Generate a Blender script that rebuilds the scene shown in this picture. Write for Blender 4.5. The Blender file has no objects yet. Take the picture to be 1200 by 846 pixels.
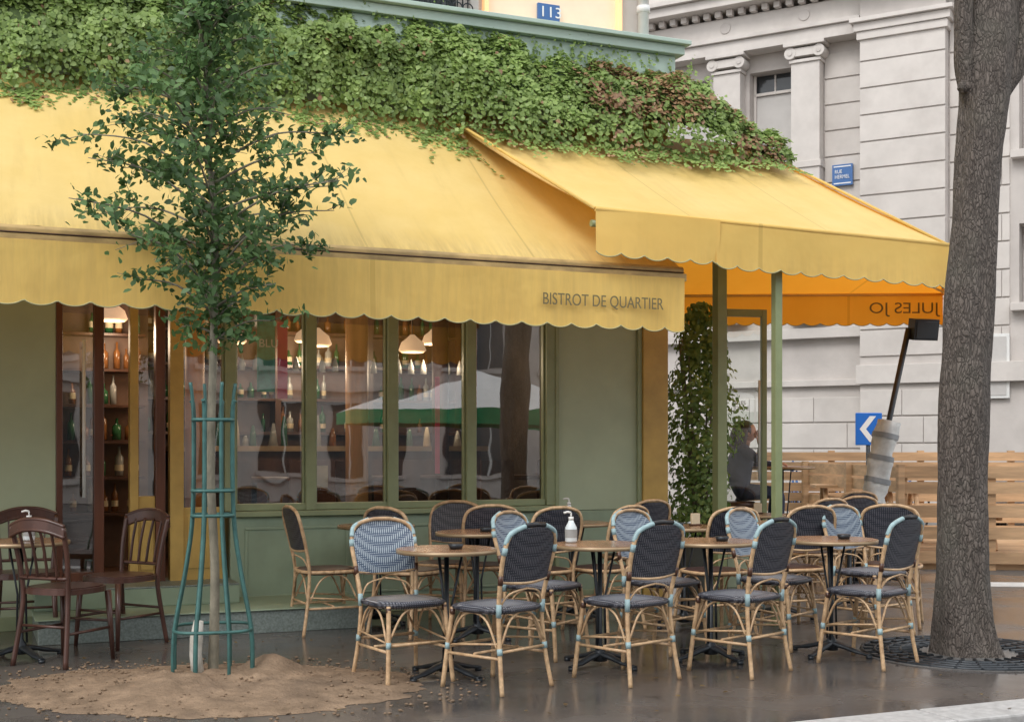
import bpy, math, random
import numpy as np
from mathutils import Vector, Matrix, noise, Euler
random.seed(7); np.random.seed(7)
R=random.uniform
scene=bpy.context.scene
col=scene.collection

# ---------------------------------------------------------------- materials
def nm(name):
    m=bpy.data.materials.new(name); m.use_nodes=True
    nt=m.node_tree; b=nt.nodes['Principled BSDF']; return m,nt,b
def mix_col(nt,fac,a,b,blend='MIX'):
    n=nt.nodes.new('ShaderNodeMix'); n.data_type='RGBA'; n.blend_type=blend
    if isinstance(fac,(int,float)): n.inputs[0].default_value=fac
    else: nt.links.new(fac,n.inputs[0])
    for sock,v in ((n.inputs[6],a),(n.inputs[7],b)):
        if isinstance(v,(tuple,list)): sock.default_value=(*v[:3],1)
        else: nt.links.new(v,sock)
    return n.outputs[2]
def ramp(nt,src,p0,p1,c0=(0,0,0),c1=(1,1,1)):
    r=nt.nodes.new('ShaderNodeValToRGB'); e=r.color_ramp.elements
    e[0].position=p0; e[1].position=p1; e[0].color=(*c0,1); e[1].color=(*c1,1)
    nt.links.new(src,r.inputs[0]); return r.outputs[0]
def tex_coord(nt,kind='Object',scale=(1,1,1)):
    t=nt.nodes.new('ShaderNodeTexCoord'); mp=nt.nodes.new('ShaderNodeMapping')
    mp.inputs['Scale'].default_value=scale
    nt.links.new(t.outputs[kind],mp.inputs[0]); return mp.outputs[0]
def noise_tex(nt,scale,detail=6,rough=.6,vec=None):
    n=nt.nodes.new('ShaderNodeTexNoise'); n.inputs['Scale'].default_value=scale
    n.inputs['Detail'].default_value=detail; n.inputs['Roughness'].default_value=rough
    if vec is not None: nt.links.new(vec,n.inputs['Vector'])
    return n.outputs['Fac']
def bump(nt,b,h,strength=.3,dist=.01):
    n=nt.nodes.new('ShaderNodeBump'); n.inputs['Strength'].default_value=strength
    n.inputs['Distance'].default_value=dist
    nt.links.new(h,n.inputs['Height']); nt.links.new(n.outputs[0],b.inputs['Normal'])
def mat(name,c,rough=.5,metal=0,var=.15,scale=6,bmp=.1,bd=.004,stretch=(1,1,1),dirt=None,spec=.5,emit=None,es=0):
    m,nt,b=nm(name)
    v=tex_coord(nt,'Object',stretch)
    f=noise_tex(nt,scale,4,.6,v)
    lo=tuple(x*(1-var) for x in c); hi=tuple(min(1,x*(1+var)) for x in c)
    r=ramp(nt,f,.3,.7,lo,hi)
    if dirt:
        f2=noise_tex(nt,scale*.35,4,.7,v)
        r=mix_col(nt,ramp(nt,f2,.48,.75,(0,0,0),(.75,.75,.75)),r,dirt)
    nt.links.new(r,b.inputs['Base Color'])
    b.inputs['Roughness'].default_value=rough; b.inputs['Metallic'].default_value=metal
    b.inputs['Specular IOR Level'].default_value=spec
    if bmp: bump(nt,b,noise_tex(nt,scale*6,3,.6,v),bmp,bd)
    if emit:
        b.inputs['Emission Color'].default_value=(*emit,1); b.inputs['Emission Strength'].default_value=es
    return m

M={}
M['sage']=mat('sage_paint',(.40,.47,.33),.45,var=.06,scale=3,dirt=(.33,.38,.26),bmp=.05)
M['plinth']=mat('sage_plinth_paint',(.28,.36,.26),.45,var=.08,scale=4,dirt=(.20,.26,.18),bmp=.05)
M['sage_dark']=mat('sage_frame_paint',(.27,.32,.19),.4,var=.12,scale=5)
M['ochre']=mat('ochre_paint_and_awning_light',(.52,.35,.10),.45,var=.15,scale=4)  # paint on the doors; awning light put into the colour on the corner pillar
M['cornice']=mat('pale_green_paint',(.42,.53,.47),.55,var=.05,scale=3,dirt=(.35,.45,.39))
M['stone']=mat('limestone',(.53,.49,.46),.85,var=.08,scale=1.6,bmp=.35,bd=.01,dirt=(.40,.365,.34),spec=.2)
M['stone2']=mat('limestone_smooth',(.58,.54,.505),.85,var=.07,scale=2.2,bmp=.2,bd=.008,dirt=(.45,.41,.38),spec=.2)
M['stonedark']=mat('stone_joint',(.22,.2,.18),.9,var=.1,scale=3)
M['dark']=mat('dark_interior',(.05,.038,.03),.6,var=.3,scale=3)
M['darkwood']=mat('dark_wood',(.07,.03,.018),.35,var=.4,scale=8,stretch=(1,1,.12))
M['redwood']=mat('door_red_wood',(.12,.045,.025),.3,var=.4,scale=8,stretch=(1,1,.12))
M['wood']=mat('column_wood',(.62,.32,.15),.45,var=.3,scale=9,stretch=(1,1,.1))
M['pine']=mat('pine_plank',(.53,.34,.19),.7,var=.25,scale=5,stretch=(.3,1,3),bmp=.25,dirt=(.37,.24,.14))
M['orangecol']=mat('orange_column',(.75,.33,.12),.5,var=.12,scale=6)
M['tabletop']=mat('table_wood',(.30,.16,.085),.22,var=.3,scale=10,stretch=(1,.15,1))
M['tableedge']=mat('table_edge_brass',(.34,.24,.14),.35,metal=.3,var=.2)
M['iron']=mat('black_iron',(.025,.03,.036),.38,metal=.3,var=.3,scale=20)
M['guard']=mat('green_steel',(.05,.14,.13),.45,metal=.1,var=.25,scale=15,dirt=(.035,.09,.08))
M['post']=mat('post_green',(.24,.28,.14),.45,var=.1)
M['rattan']=mat('rattan_cane',(.52,.35,.20),.42,var=.3,scale=30,dirt=(.30,.16,.075))
M['bluewrap']=mat('blue_wrap',(.29,.41,.43),.5,var=.18,scale=30)
M['mahog']=mat('mahogany',(.075,.033,.024),.3,var=.35,scale=12,stretch=(1,1,.3))
M['black']=mat('black_plastic',(.015,.015,.017),.4,var=.1)
M['white']=mat('white_plastic',(.7,.7,.68),.5,var=.05)
M['sleeve']=mat('worn_sleeve_plastic',(.55,.53,.48),.6,var=.2,scale=18,dirt=(.32,.28,.22))
M['whitewrap']=mat('white_wrap',(.58,.58,.56),.6,var=.15,scale=14)
M['greywrap']=mat('grey_wrap',(.25,.26,.27),.6,var=.12,scale=14)
M['skin']=mat('skin',(.55,.31,.22),.55,var=.06)
M['cloth']=mat('dark_clothes',(.04,.05,.09),.85,var=.2,scale=12)
M['hair']=mat('dark_hair',(.04,.018,.012),.45,var=.4,scale=30,stretch=(1,1,.15))
M['bluesign']=mat('sign_blue',(.01,.14,.55),.4,var=.04)
M['enamel']=mat('enamel_blue',(.06,.15,.36),.3,var=.06)
M['signwhite']=mat('sign_white',(.8,.8,.8),.4,var=.03)
M['ink']=mat('awning_ink',(.16,.13,.06),.7,var=.1)
M['tile']=mat('step_metal',(.22,.26,.24),.45,metal=.3,var=.3,scale=60,bmp=.6,bd=.005)
M['chalkwall']=mat('plaster',(.4,.34,.27),.8,var=.08,scale=2)
M['blind']=mat('window_blind',(.5,.48,.46),.8,var=.04)
M['carpaint']=mat('white_car_paint',(.65,.66,.68),.25,var=.03)
M['tyre']=mat('tyre',(.02,.02,.02),.8)
M['pink']=mat('pink_banner',(.6,.04,.12),.6,var=.1)
M['lips']=mat('lips',(.35,.1,.09),.5,var=.1)
M['tealp']=mat('teal_poster',(.05,.35,.28),.6,var=.4,scale=14)
M['pgreen']=mat('parasol_green',(.02,.36,.15),.7,var=.1)
M['pwhite']=mat('parasol_white',(.8,.8,.78),.7,var=.05)
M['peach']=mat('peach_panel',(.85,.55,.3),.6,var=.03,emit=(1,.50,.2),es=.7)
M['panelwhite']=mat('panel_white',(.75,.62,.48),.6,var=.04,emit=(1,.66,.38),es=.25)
M['bulb']=mat('lamp_shade',(.8,.6,.4),.6,var=.0,emit=(1,.62,.38),es=.5)
M['soilpot']=mat('pot',(.12,.13,.12),.7)
M['straps']=mat('bottle_liquid',(.62,.68,.70),.12,var=.03)
M['bottleA']=mat('bottle_green',(.025,.10,.04),.1)
M['bottleB']=mat('bottle_amber',(.22,.09,.03),.1)
M['bottleC']=mat('bottle_clear',(.32,.32,.31),.1)
M['label']=mat('bottle_label',(.55,.46,.32),.6)
M['shelfback']=mat('shelf_back_panel',(.13,.07,.045),.5,var=.3,scale=4)

def glass(name,refl=.2,tint=(.82,.86,.85)):
    m=bpy.data.materials.new(name); m.use_nodes=True; nt=m.node_tree; nt.nodes.clear()
    o=nt.nodes.new('ShaderNodeOutputMaterial'); mx=nt.nodes.new('ShaderNodeMixShader')
    tr=nt.nodes.new('ShaderNodeBsdfTransparent'); tr.inputs[0].default_value=(*tint,1)
    gl=nt.nodes.new('ShaderNodeBsdfGlossy'); gl.inputs['Roughness'].default_value=.012
    nz=noise_tex(nt,1.3,2,.5,tex_coord(nt)); bp=nt.nodes.new('ShaderNodeBump'); bp.inputs['Strength'].default_value=.05; bp.inputs['Distance'].default_value=.05
    nt.links.new(nz,bp.inputs['Height']); nt.links.new(bp.outputs[0],gl.inputs['Normal'])
    fr=nt.nodes.new('ShaderNodeFresnel'); fr.inputs[0].default_value=1.5
    ma=nt.nodes.new('ShaderNodeMath'); ma.operation='ADD'; ma.inputs[1].default_value=refl; ma.use_clamp=True
    nt.links.new(fr.outputs[0],ma.inputs[0]); nt.links.new(ma.outputs[0],mx.inputs[0])
    nt.links.new(tr.outputs[0],mx.inputs[1]); nt.links.new(gl.outputs[0],mx.inputs[2]); nt.links.new(mx.outputs[0],o.inputs[0])
    return m
M['glass']=glass('window_glass',.21)
M['glassthin']=glass('door_glass',.08,(.9,.93,.9))
M['darkglass']=mat('dark_window_glass',(.05,.055,.06),.08,var=.2,scale=2,bmp=0)

def cloth(name,base,light,trans=.35,seam=1.18,streaks=.22,band=.6):
    m,nt,b=nm(name)
    out=nt.nodes['Material Output']
    v=tex_coord(nt,'Object')
    f=noise_tex(nt,1.3,5,.65,v)
    c=ramp(nt,f,.35,.7,base,light)
    streak=noise_tex(nt,7,4,.6,tex_coord(nt,'Object',(1,.12,.12)))
    c=mix_col(nt,ramp(nt,streak,.52,.85,(0,0,0),(streaks,)*3),c,tuple(x*.66 for x in base))
    sx=nt.nodes.new('ShaderNodeSeparateXYZ'); nt.links.new(v,sx.inputs[0])
    d=nt.nodes.new('ShaderNodeMath'); d.operation='DIVIDE'; d.inputs[1].default_value=seam; nt.links.new(sx.outputs[0],d.inputs[0])
    fr=nt.nodes.new('ShaderNodeMath'); fr.operation='FRACT'; nt.links.new(d.outputs[0],fr.inputs[0])
    lt=nt.nodes.new('ShaderNodeMath'); lt.operation='LESS_THAN'; lt.inputs[1].default_value=.012; nt.links.new(fr.outputs[0],lt.inputs[0])
    sc=nt.nodes.new('ShaderNodeMath'); sc.operation='MULTIPLY'; sc.inputs[1].default_value=.4; nt.links.new(lt.outputs[0],sc.inputs[0])
    c=mix_col(nt,sc.outputs[0],c,tuple(x*.6 for x in base))
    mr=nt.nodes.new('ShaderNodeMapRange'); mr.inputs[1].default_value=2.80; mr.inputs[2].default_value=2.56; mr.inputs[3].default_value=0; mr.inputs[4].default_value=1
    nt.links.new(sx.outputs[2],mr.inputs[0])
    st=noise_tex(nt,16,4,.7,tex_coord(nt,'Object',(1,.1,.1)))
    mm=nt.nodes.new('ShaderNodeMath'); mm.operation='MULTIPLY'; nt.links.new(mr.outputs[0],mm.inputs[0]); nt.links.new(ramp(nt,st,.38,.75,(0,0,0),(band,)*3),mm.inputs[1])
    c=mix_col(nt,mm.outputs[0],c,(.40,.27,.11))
    nt.links.new(c,b.inputs['Base Color']); b.inputs['Roughness'].default_value=.75; b.inputs['Specular IOR Level'].default_value=.25
    bump(nt,b,noise_tex(nt,3.0,3,.6,v),.4,.035)
    t=nt.nodes.new('ShaderNodeBsdfTranslucent'); nt.links.new(mix_col(nt,1.0,c,(1.0,.68,.30),'MULTIPLY'),t.inputs[0])
    mx=nt.nodes.new('ShaderNodeMixShader'); mx.inputs[0].default_value=trans
    nt.links.new(b.outputs[0],mx.inputs[1]); nt.links.new(t.outputs[0],mx.inputs[2]); nt.links.new(mx.outputs[0],out.inputs[0])
    return m
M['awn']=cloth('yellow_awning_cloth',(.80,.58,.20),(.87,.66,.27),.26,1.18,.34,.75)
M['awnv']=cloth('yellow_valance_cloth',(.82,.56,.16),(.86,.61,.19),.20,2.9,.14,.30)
M['awno']=cloth('orange_lit_cloth',(.90,.48,.07),(.95,.54,.09),.5,2.2,.1,.1)
M['awnbar']=mat('awning_front_bar',(.46,.31,.12),.6,var=.35,scale=12,stretch=(.4,1,1),dirt=(.20,.14,.06))
M['trim']=mat('awning_trim',(.40,.38,.2),.7,var=.1)

def leafmat(name,a,b_,tr=.3,dark=.5,sc=2.2):
    m=bpy.data.materials.new(name); m.use_nodes=True; nt=m.node_tree; nt.nodes.clear()
    out=nt.nodes.new('ShaderNodeOutputMaterial')
    g=nt.nodes.new('ShaderNodeNewGeometry')
    c=ramp(nt,g.outputs['Random Per Island'],0,1,a,b_)
    f=noise_tex(nt,sc,2,.5,tex_coord(nt))
    c=mix_col(nt,ramp(nt,f,.4,.62,(.0,.0,.0),(.55,.55,.55)),c,tuple(x*dark for x in a))
    df=nt.nodes.new('ShaderNodeBsdfDiffuse'); nt.links.new(c,df.inputs[0])
    gl=nt.nodes.new('ShaderNodeBsdfGlossy'); gl.inputs['Roughness'].default_value=.45; gl.inputs[0].default_value=(.8,.85,.8,1)
    m0=nt.nodes.new('ShaderNodeMixShader'); m0.inputs[0].default_value=.05; nt.links.new(df.outputs[0],m0.inputs[1]); nt.links.new(gl.outputs[0],m0.inputs[2])
    t=nt.nodes.new('ShaderNodeBsdfTranslucent'); nt.links.new(c,t.inputs[0])
    mx=nt.nodes.new('ShaderNodeMixShader'); mx.inputs[0].default_value=tr
    nt.links.new(m0.outputs[0],mx.inputs[1]); nt.links.new(t.outputs[0],mx.inputs[2]); nt.links.new(mx.outputs[0],out.inputs[0])
    return m
M['ivy']=leafmat('ivy_leaf',(.19,.29,.07),(.40,.53,.17),.35,.66,2.6)
M['ivyred']=leafmat('ivy_leaf_autumn',(.32,.17,.10),(.50,.33,.17),.3,.7)
M['leaf']=leafmat('tree_leaf',(.07,.145,.05),(.17,.29,.10),.32)
M['bush']=leafmat('bush_leaf',(.12,.22,.06),(.36,.48,.16),.38,.7)
M['litter']=leafmat('fallen_leaf',(.1,.06,.03),(.25,.17,.06),.1)

def weave(name,a,b_,sc):
    m,nt,b=nm(name); v=tex_coord(nt,'Object')
    w=[]
    for i,dirn in enumerate('XYZ'):
        n=nt.nodes.new('ShaderNodeTexWave'); n.bands_direction=dirn; n.inputs['Scale'].default_value=sc
        nt.links.new(v,n.inputs['Vector']); w.append(n.outputs['Fac'])
    a1=nt.nodes.new('ShaderNodeMath'); a1.operation='MULTIPLY'; nt.links.new(w[0],a1.inputs[0])
    a2=nt.nodes.new('ShaderNodeMath'); a2.operation='MAXIMUM'; nt.links.new(w[1],a2.inputs[0]); nt.links.new(w[2],a2.inputs[1])
    nt.links.new(a2.outputs[0],a1.inputs[1])
    c=ramp(nt,a1.outputs[0],.30,.42,a,b_)
    nt.links.new(c,b.inputs['Base Color']); b.inputs['Roughness'].default_value=.42
    bump(nt,b,a1.outputs[0],.5,.003); return m
M['weaveblack']=weave('weave_black',(.014,.016,.026),(.085,.085,.10),22)
M['weaveblue']=weave('weave_blue_white',(.05,.08,.14),(.38,.44,.49),24)
M['weaveseat']=weave('weave_seat',(.015,.018,.035),(.30,.31,.34),24)
M['weaveburg']=weave('weave_burgundy',(.02,.012,.014),(.12,.055,.05),20)

def bark():
    m,nt,b=nm('bark'); v=tex_coord(nt,'Object',(1,1,.33))
    f=noise_tex(nt,30,7,.75,v)
    vo=nt.nodes.new('ShaderNodeTexVoronoi'); vo.inputs['Scale'].default_value=52; vo.feature='DISTANCE_TO_EDGE'
    wv=nt.nodes.new('ShaderNodeVectorMath'); wv.operation='ADD'; nt.links.new(v,wv.inputs[0])
    nn=nt.nodes.new('ShaderNodeTexNoise'); nn.inputs['Scale'].default_value=14; nn.inputs['Detail'].default_value=5; nt.links.new(v,nn.inputs['Vector'])
    s2=nt.nodes.new('ShaderNodeVectorMath'); s2.operation='SCALE'; s2.inputs['Scale'].default_value=.09; nt.links.new(nn.outputs['Color'],s2.inputs[0]); nt.links.new(s2.outputs[0],wv.inputs[1])
    nt.links.new(wv.outputs[0],vo.inputs['Vector'])
    c=ramp(nt,f,.3,.72,(.065,.051,.043),(.22,.185,.16))
    c=mix_col(nt,ramp(nt,vo.outputs[0],.0,.11,(.65,.65,.65),(0,0,0)),c,(.03,.024,.02))
    f2=noise_tex(nt,2.5,4,.6,tex_coord(nt))
    c=mix_col(nt,ramp(nt,f2,.5,.7,(0,0,0),(.45,.45,.45)),c,(.13,.125,.10))
    nt.links.new(c,b.inputs['Base Color']); b.inputs['Roughness'].default_value=.9
    a=nt.nodes.new('ShaderNodeMath'); a.operation='ADD'; nt.links.new(f,a.inputs[0])
    r=ramp(nt,vo.outputs[0],0,.2,(0,0,0),(.7,.7,.7)); nt.links.new(r,a.inputs[1])
    bump(nt,b,a.outputs[0],.9,.016); return m
M['bark']=bark()
M['barkthin']=mat('young_bark',(.22,.20,.15),.85,var=.35,scale=20,stretch=(1,1,.4),bmp=.4)

def ground_mat(name,dry,wet,scale=1.0,r0=.22,r1=.75,warm=None):
    m,nt,b=nm(name); v=tex_coord(nt,'Object')
    big=noise_tex(nt,.55*scale,4,.6,v); fine=noise_tex(nt,55,3,.7,v); mid=noise_tex(nt,4,5,.65,v)
    wetf=ramp(nt,big,.42,.60)
    c=mix_col(nt,wetf,dry,wet)
    c=mix_col(nt,ramp(nt,mid,.35,.75,(0,0,0),(.5,.5,.5)),c,tuple(x*.6 for x in dry))
    c=mix_col(nt,ramp(nt,fine,.45,.75,(0,0,0),(.45,.45,.45)),c,tuple(min(1,x*2.0) for x in dry))
    if warm: c=mix_col(nt,ramp(nt,noise_tex(nt,.8,3,.5,v),.42,.65,(0,0,0),(.6,.6,.6)),c,warm)
    vo=nt.nodes.new('ShaderNodeTexVoronoi'); vo.feature='DISTANCE_TO_EDGE'; vo.inputs['Scale'].default_value=.7
    wv=nt.nodes.new('ShaderNodeVectorMath'); wv.operation='ADD'; nt.links.new(v,wv.inputs[0])
    nn=nt.nodes.new('ShaderNodeTexNoise'); nn.inputs['Scale'].default_value=3; nt.links.new(v,nn.inputs['Vector'])
    s2=nt.nodes.new('ShaderNodeVectorMath'); s2.operation='SCALE'; s2.inputs['Scale'].default_value=.5; nt.links.new(nn.outputs['Color'],s2.inputs[0]); nt.links.new(s2.outputs[0],wv.inputs[1])
    nt.links.new(wv.outputs[0],vo.inputs['Vector'])
    c=mix_col(nt,ramp(nt,vo.outputs[0],0,.006,(.5,.5,.5),(0,0,0)),c,(.02,.018,.016))
    nt.links.new(c,b.inputs['Base Color'])
    rr=ramp(nt,big,.38,.58,(r1,)*3,(r0,)*3); rr2=mix_col(nt,ramp(nt,mid,.5,.8,(0,0,0),(.6,.6,.6)),rr,(r1*.7,)*3)
    nt.links.new(rr2,b.inputs['Roughness'])
    bump(nt,b,fine,.10,.004); return m
M['pave']=ground_mat('wet_pavement',(.095,.086,.080),(.046,.043,.042),1.3,.07,.38,warm=(.11,.085,.07))
M['asph']=ground_mat('wet_asphalt',(.06,.06,.062),(.035,.036,.038),.7,.12,.45)
M['asphfar']=ground_mat('street_asphalt',(.14,.135,.13),(.09,.09,.09),.7,.3,.7)
M['granite']=mat('granite_kerb',(.42,.41,.40),.5,var=.2,scale=25,bmp=.2,dirt=(.30,.29,.28))
M['paint']=mat('road_paint',(.6,.6,.58),.6,var=.15,scale=6)
M['dirt']=mat('tree_pit_soil',(.24,.17,.115),.95,var=.3,scale=7,bmp=.8,bd=.02,dirt=(.13,.095,.07),spec=.1)

# ---------------------------------------------------------------- mesh tools
class MB:
    def __init__(s): s.v=[];s.f=[];s.m=[];s.mats=[];s.sm=[]
    def mi(s,k):
        k=M[k] if isinstance(k,str) else k
        if k not in s.mats: s.mats.append(k)
        return s.mats.index(k)
    def box(s,x0,x1,y0,y1,z0,z1,k):
        i=len(s.v); a=s.mi(k)
        s.v+=[(x0,y0,z0),(x1,y0,z0),(x1,y1,z0),(x0,y1,z0),(x0,y0,z1),(x1,y0,z1),(x1,y1,z1),(x0,y1,z1)]
        for f in ((3,2,1,0),(4,5,6,7),(0,1,5,4),(1,2,6,5),(2,3,7,6),(3,0,4,7)):
            s.f.append(tuple(i+q for q in f)); s.m.append(a); s.sm.append(False)
    def poly(s,pts,k,smooth=False):
        i=len(s.v); s.v+=[tuple(p) for p in pts]; s.f.append(tuple(range(i,i+len(pts)))); s.m.append(s.mi(k)); s.sm.append(smooth)
    def prism(s,pts,z0,z1,k):
        n=len(pts); i=len(s.v); a=s.mi(k)
        s.v+=[(p[0],p[1],z0) for p in pts]+[(p[0],p[1],z1) for p in pts]
        s.f.append(tuple(i+n-1-q for q in range(n))); s.f.append(tuple(i+n+q for q in range(n))); s.m+=[a,a]; s.sm+=[False]*2
        for q in range(n):
            r=(q+1)%n; s.f.append((i+q,i+r,i+n+r,i+n+q)); s.m.append(a); s.sm.append(False)
    def tube(s,pts,rad,k,seg=8,cap=True,fn=None,flat=1.0):
        pts=[Vector(p) for p in pts]; n=len(pts)
        if not hasattr(rad,'__len__'): rad=[rad]*n
        a=s.mi(k); i0=len(s.v); ref=None
        for i,p in enumerate(pts):
            t=(pts[min(i+1,n-1)]-pts[max(i-1,0)]).normalized()
            if ref is None:
                ref=Vector((0,0,1)) if abs(t.z)<.9 else Vector((1,0,0))
            x=(ref-t*ref.dot(t)).normalized(); ref=x; y=t.cross(x)
            for q in range(seg):
                an=2*math.pi*q/seg; r=rad[i]
                if fn: r*=fn(an,i/(n-1),p)
                s.v.append(tuple(p+x*(math.cos(an)*r)*flat+y*(math.sin(an)*r)))
        for i in range(n-1):
            for q in range(seg):
                r=(q+1)%seg; b=i0+i*seg
                s.f.append((b+q,b+r,b+seg+r,b+seg+q)); s.m.append(a); s.sm.append(True)
        if cap:
            s.f.append(tuple(i0+q for q in reversed(range(seg)))); s.f.append(tuple(i0+(n-1)*seg+q for q in range(seg))); s.m+=[a,a]; s.sm+=[False]*2
    def ball(s,c,r,k,seg=12,rings=8,fn=None):
        if not hasattr(r,'__len__'): r=(r,r,r)
        a=s.mi(k); i0=len(s.v)
        for j in range(rings+1):
            ph=math.pi*j/rings
            for q in range(seg):
                th=2*math.pi*q/seg; d=Vector((math.sin(ph)*math.cos(th),math.sin(ph)*math.sin(th),math.cos(ph)))
                e=fn(d) if fn else 1
                s.v.append((c[0]+d.x*r[0]*e,c[1]+d.y*r[1]*e,c[2]+d.z*r[2]*e))
        for j in range(rings):
            for q in range(seg):
                t=(q+1)%seg; s.f.append((i0+j*seg+q,i0+(j+1)*seg+q,i0+(j+1)*seg+t,i0+j*seg+t)); s.m.append(a); s.sm.append(True)
    def grid(s,fn,nu,nv,k,smooth=True):
        a=s.mi(k); i0=len(s.v)
        for j in range(nv+1):
            for i in range(nu+1): s.v.append(tuple(fn(i/nu,j/nv)))
        for j in range(nv):
            for i in range(nu):
                b=i0+j*(nu+1)+i; s.f.append((b,b+1,b+nu+2,b+nu+1)); s.m.append(a); s.sm.append(smooth)
    def mesh(s,name):
        me=bpy.data.meshes.new(name); me.from_pydata(s.v,[],s.f)
        for x in s.mats: me.materials.append(x)
        me.polygons.foreach_set('material_index',s.m); me.polygons.foreach_set('use_smooth',s.sm); me.update()
        return me
    def obj(s,name,parent=None,bevel=0,loc=None,rot=None):
        o=bpy.data.objects.new(name,s.mesh(name)); col.objects.link(o)
        if parent: o.parent=parent
        if loc: o.location=loc
        if rot: o.rotation_euler=rot
        if bevel:
            b=o.modifiers.new('bevel','BEVEL'); b.width=bevel; b.segments=2; b.limit_method='ANGLE'
        return o
def empty(name,loc=(0,0,0),rz=0,scale=1):
    e=bpy.data.objects.new(name,None); col.objects.link(e); e.location=loc; e.rotation_euler=(0,0,math.radians(rz)); e.scale=(scale,)*3
    e.empty_display_size=.2; return e
def smooth_path(P,n=6):
    P=[Vector(p) for p in P]; out=[]
    for i in range(len(P)-1):
        p0=P[max(i-1,0)];p1=P[i];p2=P[i+1];p3=P[min(i+2,len(P)-1)]
        for j in range(n):
            t=j/n; out.append(.5*((2*p1)+(p2-p0)*t+(2*p0-5*p1+4*p2-p3)*t*t+(3*p1-p0-3*p2+p3)*t**3))
    out.append(P[-1]); return out
def text(name,body,size,parent,loc,rot,k,width=None):
    c=bpy.data.curves.new(name,'FONT'); c.body=body; c.size=size; c.extrude=.0015; c.materials.append(M[k])
    o=bpy.data.objects.new(name,c); col.objects.link(o); o.parent=parent; o.location=loc; o.rotation_euler=rot
    if width:
        bpy.context.view_layer.update(); o.scale.x=width/max(o.dimensions.x,.01)
    return o
def leaf_mesh(name,P,N,S,mats,mi,parent,shape='ivy'):
    P=np.asarray(P);N=np.asarray(N);n=len(P)
    N=N/np.linalg.norm(N,axis=1)[:,None]
    T=np.random.normal(size=(n,3)); T-= (T*N).sum(1)[:,None]*N; T/=np.linalg.norm(T,axis=1)[:,None]
    B=np.cross(N,T)
    if shape=='ivy': pts=[(-.5,0,0),(-.25,.45,.06),(.12,.38,.0),(.6,0,-.05),(.12,-.38,0),(-.25,-.45,.06)]
    else: pts=[(-.55,0,0),(-.15,.3,.07),(.25,.26,.04),(.6,0,-.08),(.25,-.26,.04),(-.15,-.3,.07)]
    V=np.zeros((n,6,3))
    for i,(a,b,c) in enumerate(pts): V[:,i]=P+(T*a+B*b+N*c)*np.asarray(S)[:,None]
    me=bpy.data.meshes.new(name); me.vertices.add(n*6); me.vertices.foreach_set('co',V.ravel())
    me.loops.add(n*6); me.loops.foreach_set('vertex_index',np.arange(n*6,dtype=np.int32))
    me.polygons.add(n); me.polygons.foreach_set('loop_start',np.arange(0,n*6,6,dtype=np.int32)); me.polygons.foreach_set('loop_total',np.full(n,6,dtype=np.int32))
    for k in mats: me.materials.append(M[k])
    me.polygons.foreach_set('material_index',np.asarray(mi,dtype=np.int32)); me.update(calc_edges=True); me.validate()
    o=bpy.data.objects.new(name,me); col.objects.link(o); o.parent=parent; return o

FA=(-1.667,10,0); FR=23
def W(s,d,z=0):
    a=math.radians(FR); return Vector((FA[0]+math.cos(a)*s+math.sin(a)*d, FA[1]+math.sin(a)*s-math.cos(a)*d, z))

# ---------------------------------------------------------------- ground
mb=MB(); mb.box(-150,150,-150,200,-.5,-.12,'asphfar'); mb.obj('ground')
pv=empty('pavement')
def L2(s,d): w=W(s,d); return (w.x,w.y)
mb=MB()
pts=[L2(-40,4.75),L2(3.9,4.75)]
for a in (0.15,.35,.6,.8):
    p0=Vector(L2(3.9,4.75)); p1=Vector((3.6,7.1)); p2=Vector((4.2,8.6)); pts.append(tuple(p0*(1-a)**2+p1*2*a*(1-a)+p2*a*a))
pts+=[(4.2,8.6),(5.05,11.2),(5.6,12.9),(4.4,13.6),(4.4,20),(9.2,34),(-30,34)]
mb.prism(pts,-.5,0,'pave'); mb.obj('pavement_surface',pv)
mb=MB()
x=-30
while x<3.9:
    mb.box(x,min(x+.99,3.95),-5.05,-4.753,-.3,.008,'granite'); x+=1.0
mb.obj('kerb_stones',pv,.012,FA,(0,0,math.radians(FR)))
mb=MB()
for i in range(7): mb.box(i*.66,(i+1)*.66-.01,-.22,0,-.3,.008,'granite')
mb.obj('side_kerb',pv,.012,(4.22,8.6,0),(0,0,math.radians(71.9)))
road=empty('road')
mb=MB()
mb.box(-40,40,-17,-5.06,-.2,-.116,'asph'); mb.obj('road_surface',road,0,FA,(0,0,math.radians(FR)))
mb=MB()
mb.box(0,1.25,0,.38,.0,.004,'paint'); mb.obj('painted_line',pv,0,(4.35,12.15,0),(0,0,math.radians(-6)))
mb=MB()
for i in range(9):
    a=i*1.0; mb.box(a,a+.5,0,2.6,-.119,-.112,'paint')
mb.obj('zebra_crossing',road,0,(6.2,12.4,0),(0,0,math.radians(-8)))
mb=MB(); mb.box(-20,14,-3.2,0,-.3,.02,'asphfar'); mb.box(-20,14,-3.5,-3.203,-.3,.03,'granite')
mb.obj('far_pavement',None,0,(6.56,24,0),(0,0,math.radians(-30)))

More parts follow.
